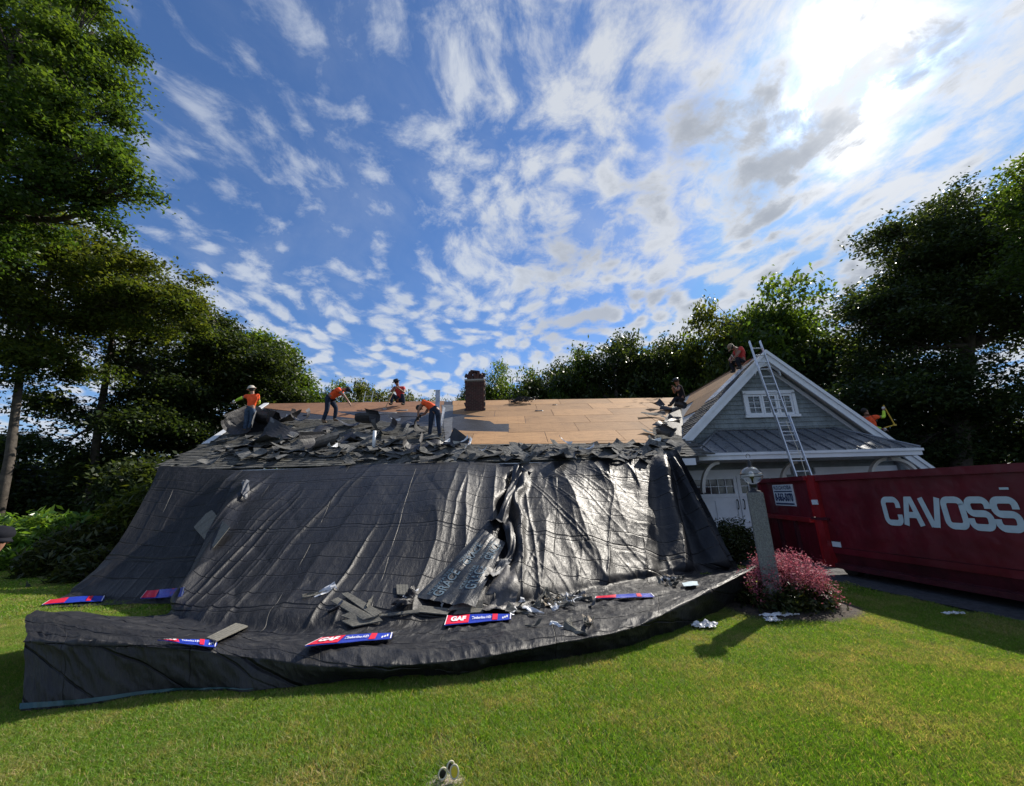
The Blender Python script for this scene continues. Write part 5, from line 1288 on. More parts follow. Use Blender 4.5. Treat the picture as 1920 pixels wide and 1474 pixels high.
def sh_drop(px, py, lift):
    k = rr.randrange(len(SH)); size = rr.choice((.42, .5, .55, .6, .7, .8, 1.0, 1.15)); drop(SH[k], px, py, rr.uniform(-1.2, 1.2) if rr.random() < .7 else rr.uniform(0, 6.28), rr.gauss(0, .10), rr.gauss(.02, .12), lift, '%s grey shingle strip %s' % (names[k], zone(px, py)), 'shingle', 'torn shingles ' + zone(px, py), size)
for i in range(165):                                         # left heap
    px = rr.uniform(385, 845); py = rr.triangular(800, 872, 850)
    if ok(px, py): sh_drop(px, py, rr.uniform(.03, .16))
for i in range(105):                                         # narrow band above the right tarpaulin
    px = rr.uniform(845, 1225); py = rr.triangular(836, 868, 856); sh_drop(px, py, rr.uniform(.03, .13))
for i in range(14):
    px = rr.uniform(1215, 1262); py = rr.uniform(780, 860); sh_drop(px, py, rr.uniform(.04, .15))
for i, (px, py, k, yaw, lift, sc) in enumerate(((455, 815, 1, .4, .25, 1.2), (500, 805, 3, 1.2, .3, 1.1), (530, 800, 0, -.4, .25, 1.2), (565, 798, 3, .3, .3, 1.0), (480, 840, 2, .2, .2, 1.2), (510, 832, 4, 1.4, .3, 1.3), (600, 812, 5, .1, .2, 1.2),
        (645, 830, 2, .2, .2, 1.2), (692, 805, 3, 1.1, .35, 1.0), (720, 815, 1, .5, .2, 1.0), (662, 800, 4, -.3, .15, .9), (770, 800, 5, .9, .2, .8), (810, 838, 2, .2, .15, .9), (850, 842, 0, .9, .2, .9), (775, 850, 3, .1, .2, .9), (600, 845, 1, -.5, .2, 1.0))):
    drop(FE[k], px, py, yaw, .15 * math.sin(i * 2.3), .15 * math.cos(i), lift * .7, '%s black roofing felt %s' % (['tightly curled', 'rolled', 'drooping', 'coiled', 'crumpled', 'folded over'][k], zone(px, py)), 'roofing felt', 'torn felt ' + zone(px, py), sc)
for i, (px, py, k, yaw, lift) in enumerate(((1232, 765, 0, .3, .15), (1250, 770, 5, 1.0, .18), (1240, 800, 2, .5, .12), (1262, 800, 4, 1.1, .2), (1246, 822, 1, .8, .12), (1275, 775, 3, .6, .25))):
    drop(FE[k], px, py, yaw, .2 * math.sin(i), .2, lift, '%s dark underlayment in the valley beside the garage roof' % ['small curled', 'rolled', 'drooping', 'coiled', 'crumpled', 'folded'][k], 'roofing felt', 'torn underlayment in the garage valley', .55)
# white edged scraps of release film
for i, (px, py) in enumerate(((740, 800), (835, 845), (905, 862), (866, 845), (880, 850), (1060, 845), (1225, 842), (625, 855), (1100, 860), (530, 800))):
    me = bpy.data.meshes.get('film_strip') or curl_mesh('film_strip', .5, .05, 1.2, .1, (M_WHITE, M_WHITE), .003, 6, 3)
    drop(me, px, py, i * 1.1, .3, .2, .28, 'thin white film strip lying in the torn shingles ' + ('near the vent pipe', 'under the bending orange shirt', 'on the middle of the eave', 'below the valley strip', 'below the chimney', 'at mid eave', 'near the garage valley', 'left of the vent pipe', 'right of mid eave', 'by the rolled felt')[i], 'scrap', 'white film strips on the roof', 1.0)
# debris on the plywood
for i, (px, py, w, h) in enumerate(((725, 776, .45, .1), (770, 782, .5, .06), (755, 770, .25, .12), (1011, 771, .18, .1), (795, 775, .16, .12), (575, 779, .12, .1), (1040, 760, .1, .05), (675, 770, .12, .08))):
    c = roof_hit(px, py, .03); x = Vector((1, rr.uniform(-.3, .3), 0)).normalized(); x = (x - RN * x.dot(RN)).normalized(); y = RN.cross(x)
    slab('felt_scrap', [c - x * w - y * h, c + x * w - y * h * .6, c + x * w * .8 + y * h, c - x * w * .9 + y * h * .7], .008, M_FELTG if i in (0, 2) else M_FELT, ['long grey scrap left on the plywood below the kneeling worker', 'thin dark strip on the reddish plywood left of the orange shirt', 'grey scrap lying over the long one below the kneeling worker', 'small dark scrap on the tan plywood right of the chimney', 'dark scrap beside the bending worker\'s hand at the valley', 'tiny dark scrap on the far left plywood', 'tiny scrap high on the tan plywood', 'tiny scrap near the hand of the bare armed worker'][i], 'scrap', None, .015)
# cable heap on the ridge
mb = MB(); c = roof_hit(980, 757, .06)
for i in range(9):
    r0 = .18 + .05 * (i % 3); a0 = i * .8; mb.tube([c + Vector((math.cos(a0 + t) * r0 * 2.0 + (i - 4) * .05, math.sin(a0 + t) * r0 * .5, .05 + .06 * math.sin(3 * t + i) + .02 * i)) for t in np.linspace(0, 5.2, 14)], .018, 5)
tag(mb.build('cable_heap', M_BLACK, None, True, c), 'tangled black hose heap on the ridge right of the chimney', 'hose')
# leaning pale flashing strip
a = roof_hit(818, 800); top = atY(822, 731, a.y + 1.0)
mb = MB(); s = Vector((1, 0, 0)); mb.prism([a - s * .05, a + s * .10, top + s * .07, top - s * .12], (0, .02, 0)); mb.prism([a + s * .14, a + s * .20, top + s * .30 + Vector((0, 0, -.75)), top + s * .20 + Vector((0, 0, -.7))], (0, .03, 0))
tag(mb.build('flashing_strip', M_GALV, None, False, a), 'tall pale metal flashing strip standing behind the bending orange shirt', 'flashing')
# ------------------------------------------------------------------ things on the tarpaulin
def stick(quad_px, lift, m, name, label, cat, group=None, n=10, th=.004, wob=.0):
    """sheet that follows the tarpaulin; quad given by photograph positions of its corners"""
    P3 = []; 
    for j in range(n // 2 + 1):
        for i in range(n + 1):
            u, v = i / n, j / (n // 2); x = (quad_px[0][0] * (1 - u) + quad_px[1][0] * u) * (1 - v) + (quad_px[3][0] * (1 - u) + quad_px[2][0] * u) * v
            y = (quad_px[0][1] * (1 - u) + quad_px[1][1] * u) * (1 - v) + (quad_px[3][1] * (1 - u) + quad_px[2][1] * u) * v
            p, nn = tarp_hit(x, y, lift); P3.append(p)
    k = n + 1; r2 = n // 2 + 1
    # smooth out the folds: sheet spans them
    A_ = np.array([tuple(p) for p in P3]).reshape(r2, k, 3); X = np.c_[np.ones(r2 * k), np.repeat(np.linspace(0, 1, r2), k), np.tile(np.linspace(0, 1, k), r2)]
    X = np.c_[X, X[:, 1] * X[:, 2], X[:, 2] ** 2]; co, *_ = np.linalg.lstsq(X, A_.reshape(-1, 3), rcond=None); Sm = (X @ co).reshape(r2, k, 3)
    up = np.maximum(0, A_[..., 2] - Sm[..., 2]).max() * .5; Sm[..., 2] += up + .004
    if wob:
        Sm = Sm * .85 + A_ * .15; gi, gj = np.meshgrid(np.arange(k), np.arange(r2)); wv = vnoise(gi * .16, gj * .3, 5) * wob * 1.6 + vnoise(gi * .5, gj * .4, 9) * wob * .4; Sm[..., 2] += wv; Sm[..., 1] -= wv
    c = Vector(Sm.reshape(-1, 3).mean(0)); vs = [Vector(q) - c for q in Sm.reshape(-1, 3)]; N = len(vs); vs2 = vs + [q - Vector((0, 0, th)) for q in vs]
    fs = [(j * k + i, j * k + i + 1, (j + 1) * k + i + 1, (j + 1) * k + i) for j in range(r2 - 1) for i in range(n)]
    fs += [tuple(N + a for a in f[::-1]) for f in fs]
    edge = list(range(k)) + [j * k + n for j in range(1, r2)] + [(r2 - 1) * k + i for i in range(n - 1, -1, -1)] + [j * k for j in range(r2 - 2, 0, -1)]
    fs += [(edge[i], edge[(i + 1) % len(edge)], edge[(i + 1) % len(edge)] + N, edge[i] + N) for i in range(len(edge))]
    o = mesh_obj(name, vs2, fs, m, None, False, tuple(c)); tag(o, label, cat, group)
    def cf(u, v):
        a = min(max(u, 0), .9999) * (k - 1); b = min(max(v, 0), .9999) * (r2 - 1); i, j = int(a), int(b); fa, fb = a - i, b - j
        q = Sm[j, i] * (1 - fa) * (1 - fb) + Sm[j, i + 1] * fa * (1 - fb) + Sm[j + 1, i] * (1 - fa) * fb + Sm[j + 1, i + 1] * fa * fb
        return Vector(q)
    return o, cf, c
def decal(o, cf, c, u0, u1, v0, v1, m, name, lift=.006):
    vs = []; n = 8
    for j in range(2):
        for i in range(n + 1): vs.append(cf(u0 + (u1 - u0) * i / n, v0 + (v1 - v0) * j) + Vector((0, 0, lift)) - c)
    mesh_obj(name, vs, [(i, i + 1, n + 2 + i, n + 1 + i) for i in range(n)], m, o)
WR = [([(573, 1223), (733, 1207), (735, 1195), (601, 1204)], 'red and blue printed shingle wrapper, centre front of the tarpaulin', 1),
      ([(833, 1178), (958, 1166), (958, 1156), (838, 1158)], 'red and blue printed shingle wrapper below the torn slit', 1),
      ([(300, 1207), (402, 1219), (405, 1207), (292, 1206)], 'blue shingle wrapper with a white end beside the raised left rim', 1),
      ([(1115, 1127), (1228, 1124), (1222, 1117), (1118, 1122)], 'thin faded wrapper at the foot of the shiny right folds', 0),
      ([(1283, 1106), (1312, 1104), (1308, 1096), (1280, 1098)], 'small pale blue wrapper near the right end of the tarpaulin', 2),
      ([(78, 1137), (190, 1131), (196, 1121), (92, 1126)], 'red and blue wrapper at the foot of the left tarpaulin, farthest left', 0),
      ([(262, 1131), (338, 1127), (343, 1111), (275, 1114)], 'red and blue wrapper at the foot of the left tarpaulin, nearer the fold', 0)]
for quad, lab, txt in WR:
    o, cf, c = stick(quad, .02, M_WBLUE if txt != 2 else M_LETTER, 'shingle_wrapper', lab, 'wrapper', 'printed shingle wrappers', 12, wob=.009)
    if txt == 2: continue
    decal(o, cf, c, .012, .36, .04, .96, M_WRED, 'red_panel', .006); decal(o, cf, c, -.005, .012, 0, 1, M_WHITEP, 'white_edge'); decal(o, cf, c, .72, .80, .08, .96, M_WRED, 'red_badge')
    decal(o, cf, c, .985, 1.01, 0, 1, M_WHITEP, 'white_edge')
    if txt:
        fm = lambda u0, u1, v0, v1: (lambda u, v: cf(u0 + (u1 - u0) * u, v0 + (v1 - v0) * v) + Vector((0, 0, .014)))
        text_on('GAF', fm(.08, .31, .22, .76), M_WHITEP, o, 'brand_lettering', .05, off=c)
        text_on('Timberline HD', fm(.40, .70, .30, .66), M_WHITEP, o, 'product_lettering', .02, off=c)
        for i in range(3): decal(o, cf, c, .87 + i * .03, .89 + i * .03, .2 + .12 * i, .55 + .12 * i, M_WHITEP, 'white_mark', .005)
# shingle strips on the tarpaulin, each with its tab lines
M_SHPALE = mat('dusty_shingle_face', (.15, .145, .125), .95, .2, 30, .5, 120)
SHP = [([(386, 1207), (404, 1213), (466, 1182), (446, 1174)], 'pale shingle strip beside the blue wrapper with a white end'),
       ([(620, 1131), (632, 1125), (700, 1160), (680, 1166)], 'upper left shingle strip of the crossed pair at mid tarpaulin'),
       ([(640, 1118), (652, 1115), (715, 1152), (700, 1160)], 'darker shingle strip crossing the pair at mid tarpaulin'),
       ([(641, 1167), (662, 1180), (717, 1168), (708, 1158)], 'lowest shingle piece under the crossed strips'),
       ([(640, 1158), (655, 1152), (690, 1166), (676, 1172)], 'short shingle piece tucked into the crossed strips'),
       ([(700, 1160), (708, 1156), (790, 1146), (786, 1152)], 'long narrow shingle strip leading to the printed membrane'),
       ([(775, 1150), (790, 1140), (850, 1146), (838, 1158)], 'shingle strip at the lower end of the printed membrane'),
       ([(840, 1148), (850, 1138), (905, 1128), (904, 1142)], 'shingle strip above the wrapper below the slit'),
       ([(850, 1156), (858, 1148), (905, 1142), (906, 1152)], 'shingle strip touching the wrapper below the slit'),
       ([(358, 983), (400, 1031), (430, 993), (398, 960)], 'square patch of joined shingles on the dark left tarpaulin'),
       ([(743, 1100), (765, 1100), (768, 1120), (744, 1118)], 'small pale shingle tab above the dark triangular scrap')]
for i, (quad, lab) in enumerate(SHP):
    o, cf, c = stick(quad, .03, M_SHPALE if i != 9 else M_SHINGLE_PLAIN if 'M_SHINGLE_PLAIN' in globals() else M_SHPALE, 'loose_shingle', lab, 'shingle', 'shingle strips lying on the tarpaulin', th=.012)
    for k in range(1, 4): decal(o, cf, c, k / 4 - .006, k / 4 + .006, .0, 1, M_FELT, 'tab_gap', .002)
# printed membrane strip
o, cf, c = stick([(780, 1126), (893, 1140), (945, 1022), (908, 996)], .05, M_MEMB, 'printed_membrane', 'blue black membrane strip printed with pale GRACE lettering on the tarpaulin', 'membrane', None, 30, wob=.022)
for (u0, u1, v0, v1) in ((.12, .40, .05, .38), (.55, .88, .18, .50), (.18, .46, .48, .80), (.55, .9, .62, .92)):
    text_on('GRACE', (lambda u0, u1, v0, v1: (lambda u, v: cf(u1 - (u1 - u0) * v * .62, v0 + (v1 - v0) * u) + Vector((0, 0, .008))))(u0, u1, v0, v1), M_MEMTXT, o, 'print', .01, off=c)
    text_on('ICE&WATER', (lambda u0, u1, v0, v1: (lambda u, v: cf(u0 + (u1 - u0) * .32 - (u1 - u0) * v * .22, v0 + (v1 - v0) * u) + Vector((0, 0, .008))))(u0, u1, v0, v1), M_MEMTXT, o, 'print', .0, off=c)
# torn flaps hanging along the slit
def flap(pxs, wpx, m, label, seed, lift=.12, name='torn_flap', group='torn flaps along the slit in the tarpaulin'):
    r = np.random.default_rng(seed); pts = [tarp_hit(x, y, .03) for x, y in pxs]; P = catmull([tuple(p) for p, n in pts], 26); vs = []; k = 9
    for i, p in enumerate(P):
        t = i / 25; w = (np.interp(t, np.linspace(0, 1, len(wpx)), wpx)) * .009
        for j in range(k):
            a = (j / (k - 1) - .5) * 2; z = lift * (1 - a * a * .7) * (.6 + .5 * math.sin(t * 9 + seed)) + .03 * r.normal() * .3 + .03 * math.sin(a * 6 + t * 14)
            vs.append(Vector(p) + Vector((a * w, -z * .75, z * .6 + .01)))
    fs = [(i * k + j, i * k + j + 1, (i + 1) * k + j + 1, (i + 1) * k + j) for i in range(25) for j in range(k - 1)]
    c = Vector(P.mean(0)); o = mesh_obj(name, [v - c for v in vs], fs, m, None, True, tuple(c)); tag(o, label, 'torn sheet', group); return o
flap([(972, 880), (968, 905), (955, 940), (938, 985)], [14, 12, 9, 12], M_FELT, 'crumpled black strip hanging down the upper half of the slit', 1, .16)
flap([(1003, 856), (985, 868), (972, 882), (995, 890)], [6, 10, 12, 4], M_FELTG, 'pale edged torn flap flipped out at the top of the slit', 2, .14)
flap([(925, 985), (945, 975), (958, 1000), (962, 1035), (950, 1060)], [16, 20, 12, 8, 6], M_FELT, 'dark open fold at the upper end of the printed membrane', 3, .2)
flap([(960, 1050), (940, 1065), (918, 1088)], [5, 14, 9], M_FELTG, 'pale rolled edge beside the printed membrane', 4, .12)
flap([(950, 1065), (945, 1100), (935, 1135), (930, 1152)], [12, 24, 26, 20], mat('dusty_grey_sheet', (.085, .08, .078), .55, .25, 5, .5, 20), 'wide dusty grey flap hanging down to the wrapper below the slit', 5, .06)
flap([(778, 1108), (768, 1125), (752, 1142)], [3, 9, 14], M_FELT, 'dark triangular scrap at the left end of the printed membrane', 6, .10)
flap([(462, 905), (458, 925), (460, 940)], [10, 9, 3], M_FELTG, 'pale triangular tear high on the left tarpaulin', 7, .05)
# small scraps along the foot
SCR = [bpy.data.meshes.new('x')]
scr = [curl_mesh('debris_scrap', rr.uniform(.12, .3), rr.uniform(.03, .08), rr.uniform(-2, 2), rr.uniform(-.1, .1), (m, m), .004, 5, 60 + i, jag=.01) for i, m in enumerate((M_SHPALE, M_PLASTIC, M_FELTG, M_WHITE, M_SHPALE, M_PAPER))]
bpy.data.meshes.remove(SCR[0])
kinds = ('tan', 'clear', 'grey', 'white', 'dusty', 'brown')
for i in range(70):
    k = rr.randrange(6); 
    if i < 42: px = rr.gauss(1035, 38); py = 1132 + rr.gauss(0, 8) - (px - 1035) * .12; wh = 'in the scatter right of the slit foot'
    elif i < 56: px = rr.gauss(1255, 16); py = rr.gauss(1088, 6); wh = 'near the right end of the tarpaulin'
    elif i < 62: px = rr.uniform(1000, 1130); py = rr.uniform(1165, 1195); wh = 'in the dusty trough of the tarpaulin'
    else: px = rr.uniform(560, 900); py = rr.uniform(1100, 1165); wh = 'on the middle of the tarpaulin'
    drop(scr[k], px, py, rr.uniform(0, 6), rr.gauss(0, .3), rr.gauss(0, .3), .02, 'small %s scrap %s' % (kinds[k], wh), 'scrap', 'small scraps ' + wh, rr.uniform(.6, 1.3), 'tarp')
# scraps on the lawn and drive
def crumple(name, c, sx, sy, h, m, label, seed, cat='plastic scrap'):
    r = np.random.default_rng(seed); n = 14; vs = []
    for j in range(n + 1):
        for i in range(n + 1):
            u, v = i / n - .5, j / n - .5; e = 1 - max(abs(u), abs(v)) * 2; vs.append(Vector((u * sx * (1 + .25 * math.sin(v * 7 + seed)) + r.normal() * .006, v * sy * (1 + .2 * math.sin(u * 9)) + r.normal() * .006, .035 + h * abs(math.sin(u * 8 + seed) * math.cos(v * 7 + seed * 2)) * (.3 + e) + r.uniform(0, .018))))
    fs = [(j * (n + 1) + i, j * (n + 1) + i + 1, (j + 1) * (n + 1) + i + 1, (j + 1) * (n + 1) + i) for j in range(n) for i in range(n)]
    o = mesh_obj(name, vs, fs, m, None, False, tuple(c)); tag(o, label, cat); return o
crumple('plastic_scrap', atZ(1323, 1180, 0), .27, .17, .06, M_PLASTIC, 'crumpled white plastic sheet lying on the lawn near the tarpaulin rim', 1)
crumple('plastic_scrap', atZ(1462, 1160, 0), .42, .09, .03, M_PLASTIC, 'long clear plastic scrap in front of the pink shrub', 2)
crumple('plastic_scrap', atZ(1450, 1170, 0), .16, .12, .04, M_PLASTIC, 'short clear plastic piece lying against the long one', 3)
crumple('plastic_scrap', atZ(1790, 1157, .02), .2, .05, .02, M_PLASTIC, 'flat grey scrap on the drive edge below the dumpster', 4)
g0 = atZ(1608, 1086, -.02); slab('cardboard_sheet', [Vector((g0.x - .38, g0.y - .12, .0)), Vector((g0.x + .42, g0.y - .16, -.0)), Vector((g0.x + .28, g0.y + .5, -.02)), Vector((g0.x - .26, g0.y + .45, -.02))], .012, M_PAPER, 'pale sheet of cardboard in the sun under the dumpster end', 'cardboard', None, .006)
# camouflage bag at the bottom edge
def bag():
    c = atZ(838, 1472, .0); c = Vector((c.x, c.y, 0)); B = empty('speckled_bag', tuple(c), 'speckled brown bag with cream loops and a yellow lens, cut by the bottom edge', 'bag')
    top = atY(838, 1452, c.y); zt = max(.10, top.z)
    mb = MB(); n0 = 0; mb.ball(c + Vector((-.01, 0, 0)), (.12, .10, zt - .075), 16); part('bag_body', mb, M_CAMO, B, True)
    k = 1 / 300
    def ring(px, py, rx, rz_2, th, m, nm, yaw=0):
        p = atY(px, py, c.y - .02); pts = [p + Vector((math.cos(a) * rx * math.cos(yaw), math.cos(a) * rx * math.sin(yaw), math.sin(a) * rz_2)) for a in np.linspace(0, 2 * math.pi, 22)]
        mb = MB(); mb.tube(pts, th, 6, cap=False); part(nm, mb, m, B, True); return p
    s = (atY(841, 1460, c.y) - atY(840, 1460, c.y)).length
    p = ring(852, 1447, 7.5 * s, 11 * s, 1.6 * s, M_CREAM, 'lens_rim')
    mb = MB(); mb.ball(p, (6.5 * s, 2 * s, 10 * s), 12); part('yellow_lens', mb, M_LENS, B, True)
    ring(845, 1438, 7 * s, 9 * s, 1.5 * s, M_CREAM, 'loop', .5); ring(830, 1451, 8 * s, 9 * s, 1.5 * s, M_CREAM, 'loop', .5)
    p = atY(842, 1438, c.y + .01); mb = MB(); mb.ball(p, (6 * s, 1 * s, 8 * s), 12); part('dark_pocket', mb, M_BLACK, B, True)
    p = atY(830, 1452, c.y + .01); mb = MB(); mb.ball(p, (7 * s, 1 * s, 8 * s), 12); part('dark_pocket', mb, M_BLACK, B, True)
bag()

# ------------------------------------------------------------------ people
def skin_mesh(name, pts, edges, radii, m, parent, sub=2, root=0):
    me = bpy.data.meshes.new(name); me.from_pydata([tuple(p) for p in pts], edges, []); o = bpy.data.objects.new(name, me); COL.objects.link(o)
    md = o.modifiers.new('skin', 'SKIN'); md.use_smooth_shade = True
    sv = me.skin_vertices[0].data
    for i, r in enumerate(radii): sv[i].radius = (r, r) if not isinstance(r, tuple) else r; sv[i].use_root = (i == root)
    sb = o.modifiers.new('sub', 'SUBSURF'); sb.levels = sub; sb.render_levels = sub
    dg = bpy.context.evaluated_depsgraph_get(); ev = o.evaluated_get(dg); m2 = bpy.data.meshes.new_from_object(ev); m2.name = name
    bpy.data.objects.remove(o); bpy.data.meshes.remove(me); m2.materials.clear(); m2.materials.append(m)
    m2.polygons.foreach_set('use_smooth', [True] * len(m2.polygons)); return link(bpy.data.objects.new(name, m2), parent)
def person(base, yaw, J, label, top, legs_m, boots, skin=M_SKIN, sleeves=None, hat=None, gloves=None, scale=1.0, hair=M_HAIR, group='roofers at work on the house'):
    """J: joints in metres, x right, y away, z up: pel, chest, neck, head, and l/r of sh, el, ha, hip, kn, an; face = direction the face looks"""
    P = empty('person', tuple(base), label, 'person', group); P.rotation_euler = (0, 0, yaw); P.scale = (scale,) * 3
    J = {k: Vector(v) for k, v in J.items()}; up = (J['neck'] - J['pel']).normalized(); face = J['face'].normalized(); hd = (J['head'] - J['neck']).normalized()
    for s in 'lr':
        if s + 'toe' not in J: J[s + 'toe'] = J[s + 'an'] + Vector((face.x, face.y, 0)).normalized() * .16 + Vector((0, 0, -.05))
    keys = ['pel', 'waist', 'chest', 'neck', 'head', 'crown', 'lsh', 'lel', 'lha', 'rsh', 'rel', 'rha', 'lhip', 'lkn', 'lan', 'rhip', 'rkn', 'ran']
    J['waist'] = J['pel'].lerp(J['chest'], .5); J['crown'] = J['head'] + hd * .09
    rad_ = dict(pel=.12, waist=.115, chest=.13, neck=.055, head=.085, crown=.07, lsh=.062, lel=.042, lha=.032, rsh=.062, rel=.042, rha=.032, lhip=.088, lkn=.060, lan=.042, rhip=.088, rkn=.060, ran=.042)
    ed = [('pel', 'waist'), ('waist', 'chest'), ('chest', 'neck'), ('neck', 'head'), ('head', 'crown'), ('chest', 'lsh'), ('lsh', 'lel'), ('lel', 'lha'), ('chest', 'rsh'), ('rsh', 'rel'), ('rel', 'rha'), ('pel', 'lhip'), ('lhip', 'lkn'), ('lkn', 'lan'), ('pel', 'rhip'), ('rhip', 'rkn'), ('rkn', 'ran')]
    pts = [J[k] for k in keys]; E_ = [(keys.index(a), keys.index(b)) for a, b in ed]; R_ = [rad_[k] for k in keys]
    # hands: palm, four fingers and a thumb
    for s in 'lr':
        d = (J[s + 'ha'] - J[s + 'el']).normalized(); side = d.cross(Vector((0, 0, 1))); side = side.normalized() if side.length > .1 else Vector((1, 0, 0)); i0 = keys.index(s + 'ha')
        pts.append(J[s + 'ha'] + d * .07); R_.append(.032); pi = len(pts) - 1; E_.append((i0, pi)); cu = d.cross(side)
        for f in range(4):
            o_ = side * (f - 1.5) * .022; L_ = (.06, .07, .066, .05)[f]; pts += [pts[pi] + o_ + d * .03, pts[pi] + o_ + d * (.03 + L_ * .5) + cu * .012, pts[pi] + o_ + d * (.03 + L_ * .75) + cu * .035]; R_ += [.011, .010, .008]; n = len(pts); E_ += [(pi, n - 3), (n - 3, n - 2), (n - 2, n - 1)]
        pts += [J[s + 'ha'] + d * .03 + side * .045, J[s + 'ha'] + d * .075 + side * .06]; R_ += [.013, .010]; n = len(pts); E_ += [(i0, n - 2), (n - 2, n - 1)]
    skin_mesh('body', pts, E_, R_, skin, P)
    # torso garment
    side = (J['rsh'] - J['lsh']); k = ['pel', 'waist', 'chest', 'neck0', 'lsh', 'rsh', 'lsl', 'rsl']; J['neck0'] = J['chest'].lerp(J['neck'], .55)
    J['lsl'] = J['lsh'].lerp(J['lel'], .5); J['rsl'] = J['rsh'].lerp(J['rel'], .5)
    skin_mesh('shirt' if top is not M_ORANGE else 'safety_vest', [J[q] for q in k], [(0, 1), (1, 2), (2, 3), (2, 4), (2, 5), (4, 6), (5, 7)], [.142, .140, .158, .085, .088, .088, .066, .066], top, P)
    if sleeves:
        for s in 'lr': skin_mesh('sleeve', [J[s + 'sl'], J[s + 'sh'].lerp(J[s + 'el'], .8), J[s + 'el'], J[s + 'el'].lerp(J[s + 'ha'], .9)], [(0, 1), (1, 2), (2, 3)], [.070, .060, .057, .045], sleeves, P)
    J['pelt'] = J['pel'].lerp(J['waist'], .25)
    k = ['pelt', 'pel', 'lhip', 'lkn', 'lan', 'rhip', 'rkn', 'ran']
    skin_mesh('trousers', [J[q] for q in k], [(0, 1), (1, 2), (2, 3), (3, 4), (1, 5), (5, 6), (6, 7)], [.140, .140, .108, .078, .066, .108, .078, .066], legs_m, P, root=1)
    for s in 'lr': skin_mesh('boot', [J[s + 'an'] + Vector((0, 0, .10)), J[s + 'an'] + Vector((0, 0, -.03)), J[s + 'toe']], [(0, 1), (1, 2)], [.062, .06, .045], boots, P, 1)
    if gloves:
        for s in 'lr': d = (J[s + 'ha'] - J[s + 'el']).normalized(); mb = MB(); mb.ball(J[s + 'ha'] + d * .05, (.052, .052, .062), 10); o = mb.build('glove', gloves, None, True); o.parent = P
    # head details
    H = J['head'] + hd * .03; R3 = hd.rotation_difference(hd); f = (face - hd * face.dot(hd)); f = f.normalized() if f.length > .05 else Vector((0, -1, 0)); rt = f.cross(hd).normalized()
    def bit(name, mb, m): o = mb.build(name, m, None, True); o.parent = P; return o
    M3 = Matrix((rt, f, hd)).transposed()
    mb = MB(); mb.ball(H + f * .095 - hd * .015, (.014, .022, .022), 8, 0, M3); bit('nose', mb, skin)
    for k_ in (-1, 1):
        mb = MB(); mb.ball(H + f * .083 + rt * .032 * k_ + hd * .015, (.012, .008, .008), 6, 0, M3); bit('eye', mb, M_BLACK)
        mb = MB(); mb.ball(H + rt * .088 * k_ - hd * .01, (.012, .022, .032), 6, 0, M3); bit('ear', mb, skin)
    mb = MB(); mb.ball(H + f * .084 - hd * .05, (.024, .008, .006), 6, 0, M3); bit('mouth', mb, M_REDSH)
    mb = MB(); mb.ball(H - f * .018 + hd * .028, (.098, .100, .098), 12, 0, M3); bit('hair', mb, hair)
    if hat:
        kind, hm = hat; b0 = H + hd * .055
        if kind == 'hard': prof = [(.155, -.01), (.150, .005), (.118, .012), (.112, .06), (.08, .105), (.001, .12)]
        elif kind == 'cap': prof = [(.108, .0), (.110, .03), (.085, .075), (.001, .09)]
        elif kind == 'brim': prof = [(.185, -.02), (.17, -.005), (.112, .0), (.105, .08), (.07, .10), (.001, .10)]
        else: prof = [(.108, -.02), (.110, .03), (.085, .08), (.001, .095)]
        mb = MB(); mb.lathe(prof, b0, 18, 0, M3)
        if kind == 'cap': mb.box(b0 + f * .145 + hd * .004, (.13, .11, .012), M3)
        bit('hat' if kind != 'hard' else 'hard_hat', mb, hm)
    return P
def foot(px, py, lift=.0): return roof_hit(px, py, lift)
# worker with the sheet, back to the camera
b = foot(462, 815); b.z += .06
wA = person(b, 0, dict(pel=(0, 0, .88), chest=(.03, .02, 1.24), neck=(-.01, 0, 1.42), head=(-.04, -.01, 1.53), face=(-.8, .5, -.2), lsh=(-.18, 0, 1.36), lel=(-.40, -.08, 1.22), lha=(-.58, -.02, 1.16), rsh=(.20, .02, 1.34), rel=(.12, .22, 1.12), rha=(-.1, .3, 1.05),
       lhip=(-.10, 0, .86), lkn=(-.10, .03, .48), lan=(-.08, 0, .08), rhip=(.09, 0, .86), rkn=(.04, .1, .50), ran=(.03, .05, .12)), 'roofer in orange vest and lime sleeves holding a black sheet at the left corner', M_ORANGE, mat('blue_jeans', (.045, .075, .13), .9, .3, 9, .5, 22), M_BOOT, sleeves=M_LIMEC, hat=('hard', M_HATW), gloves=M_GLOVE, scale=1.02)
me = curl_mesh('held_felt_sheet', 1.5, 1.05, 1.5, .5, (M_FELT, M_FELT), .006, 14, 71, jag=.05)
o = bpy.data.objects.new('held_felt_sheet', me); link(o); o.matrix_world = Matrix.Translation(b + Vector((-.05, .45, .55))) @ Matrix.Rotation(.45, 4, 'Y') @ Matrix.Rotation(1.15, 4, 'X'); tag(o, 'large black sheet hanging from the hands of the lime sleeved roofer', 'roofing felt')
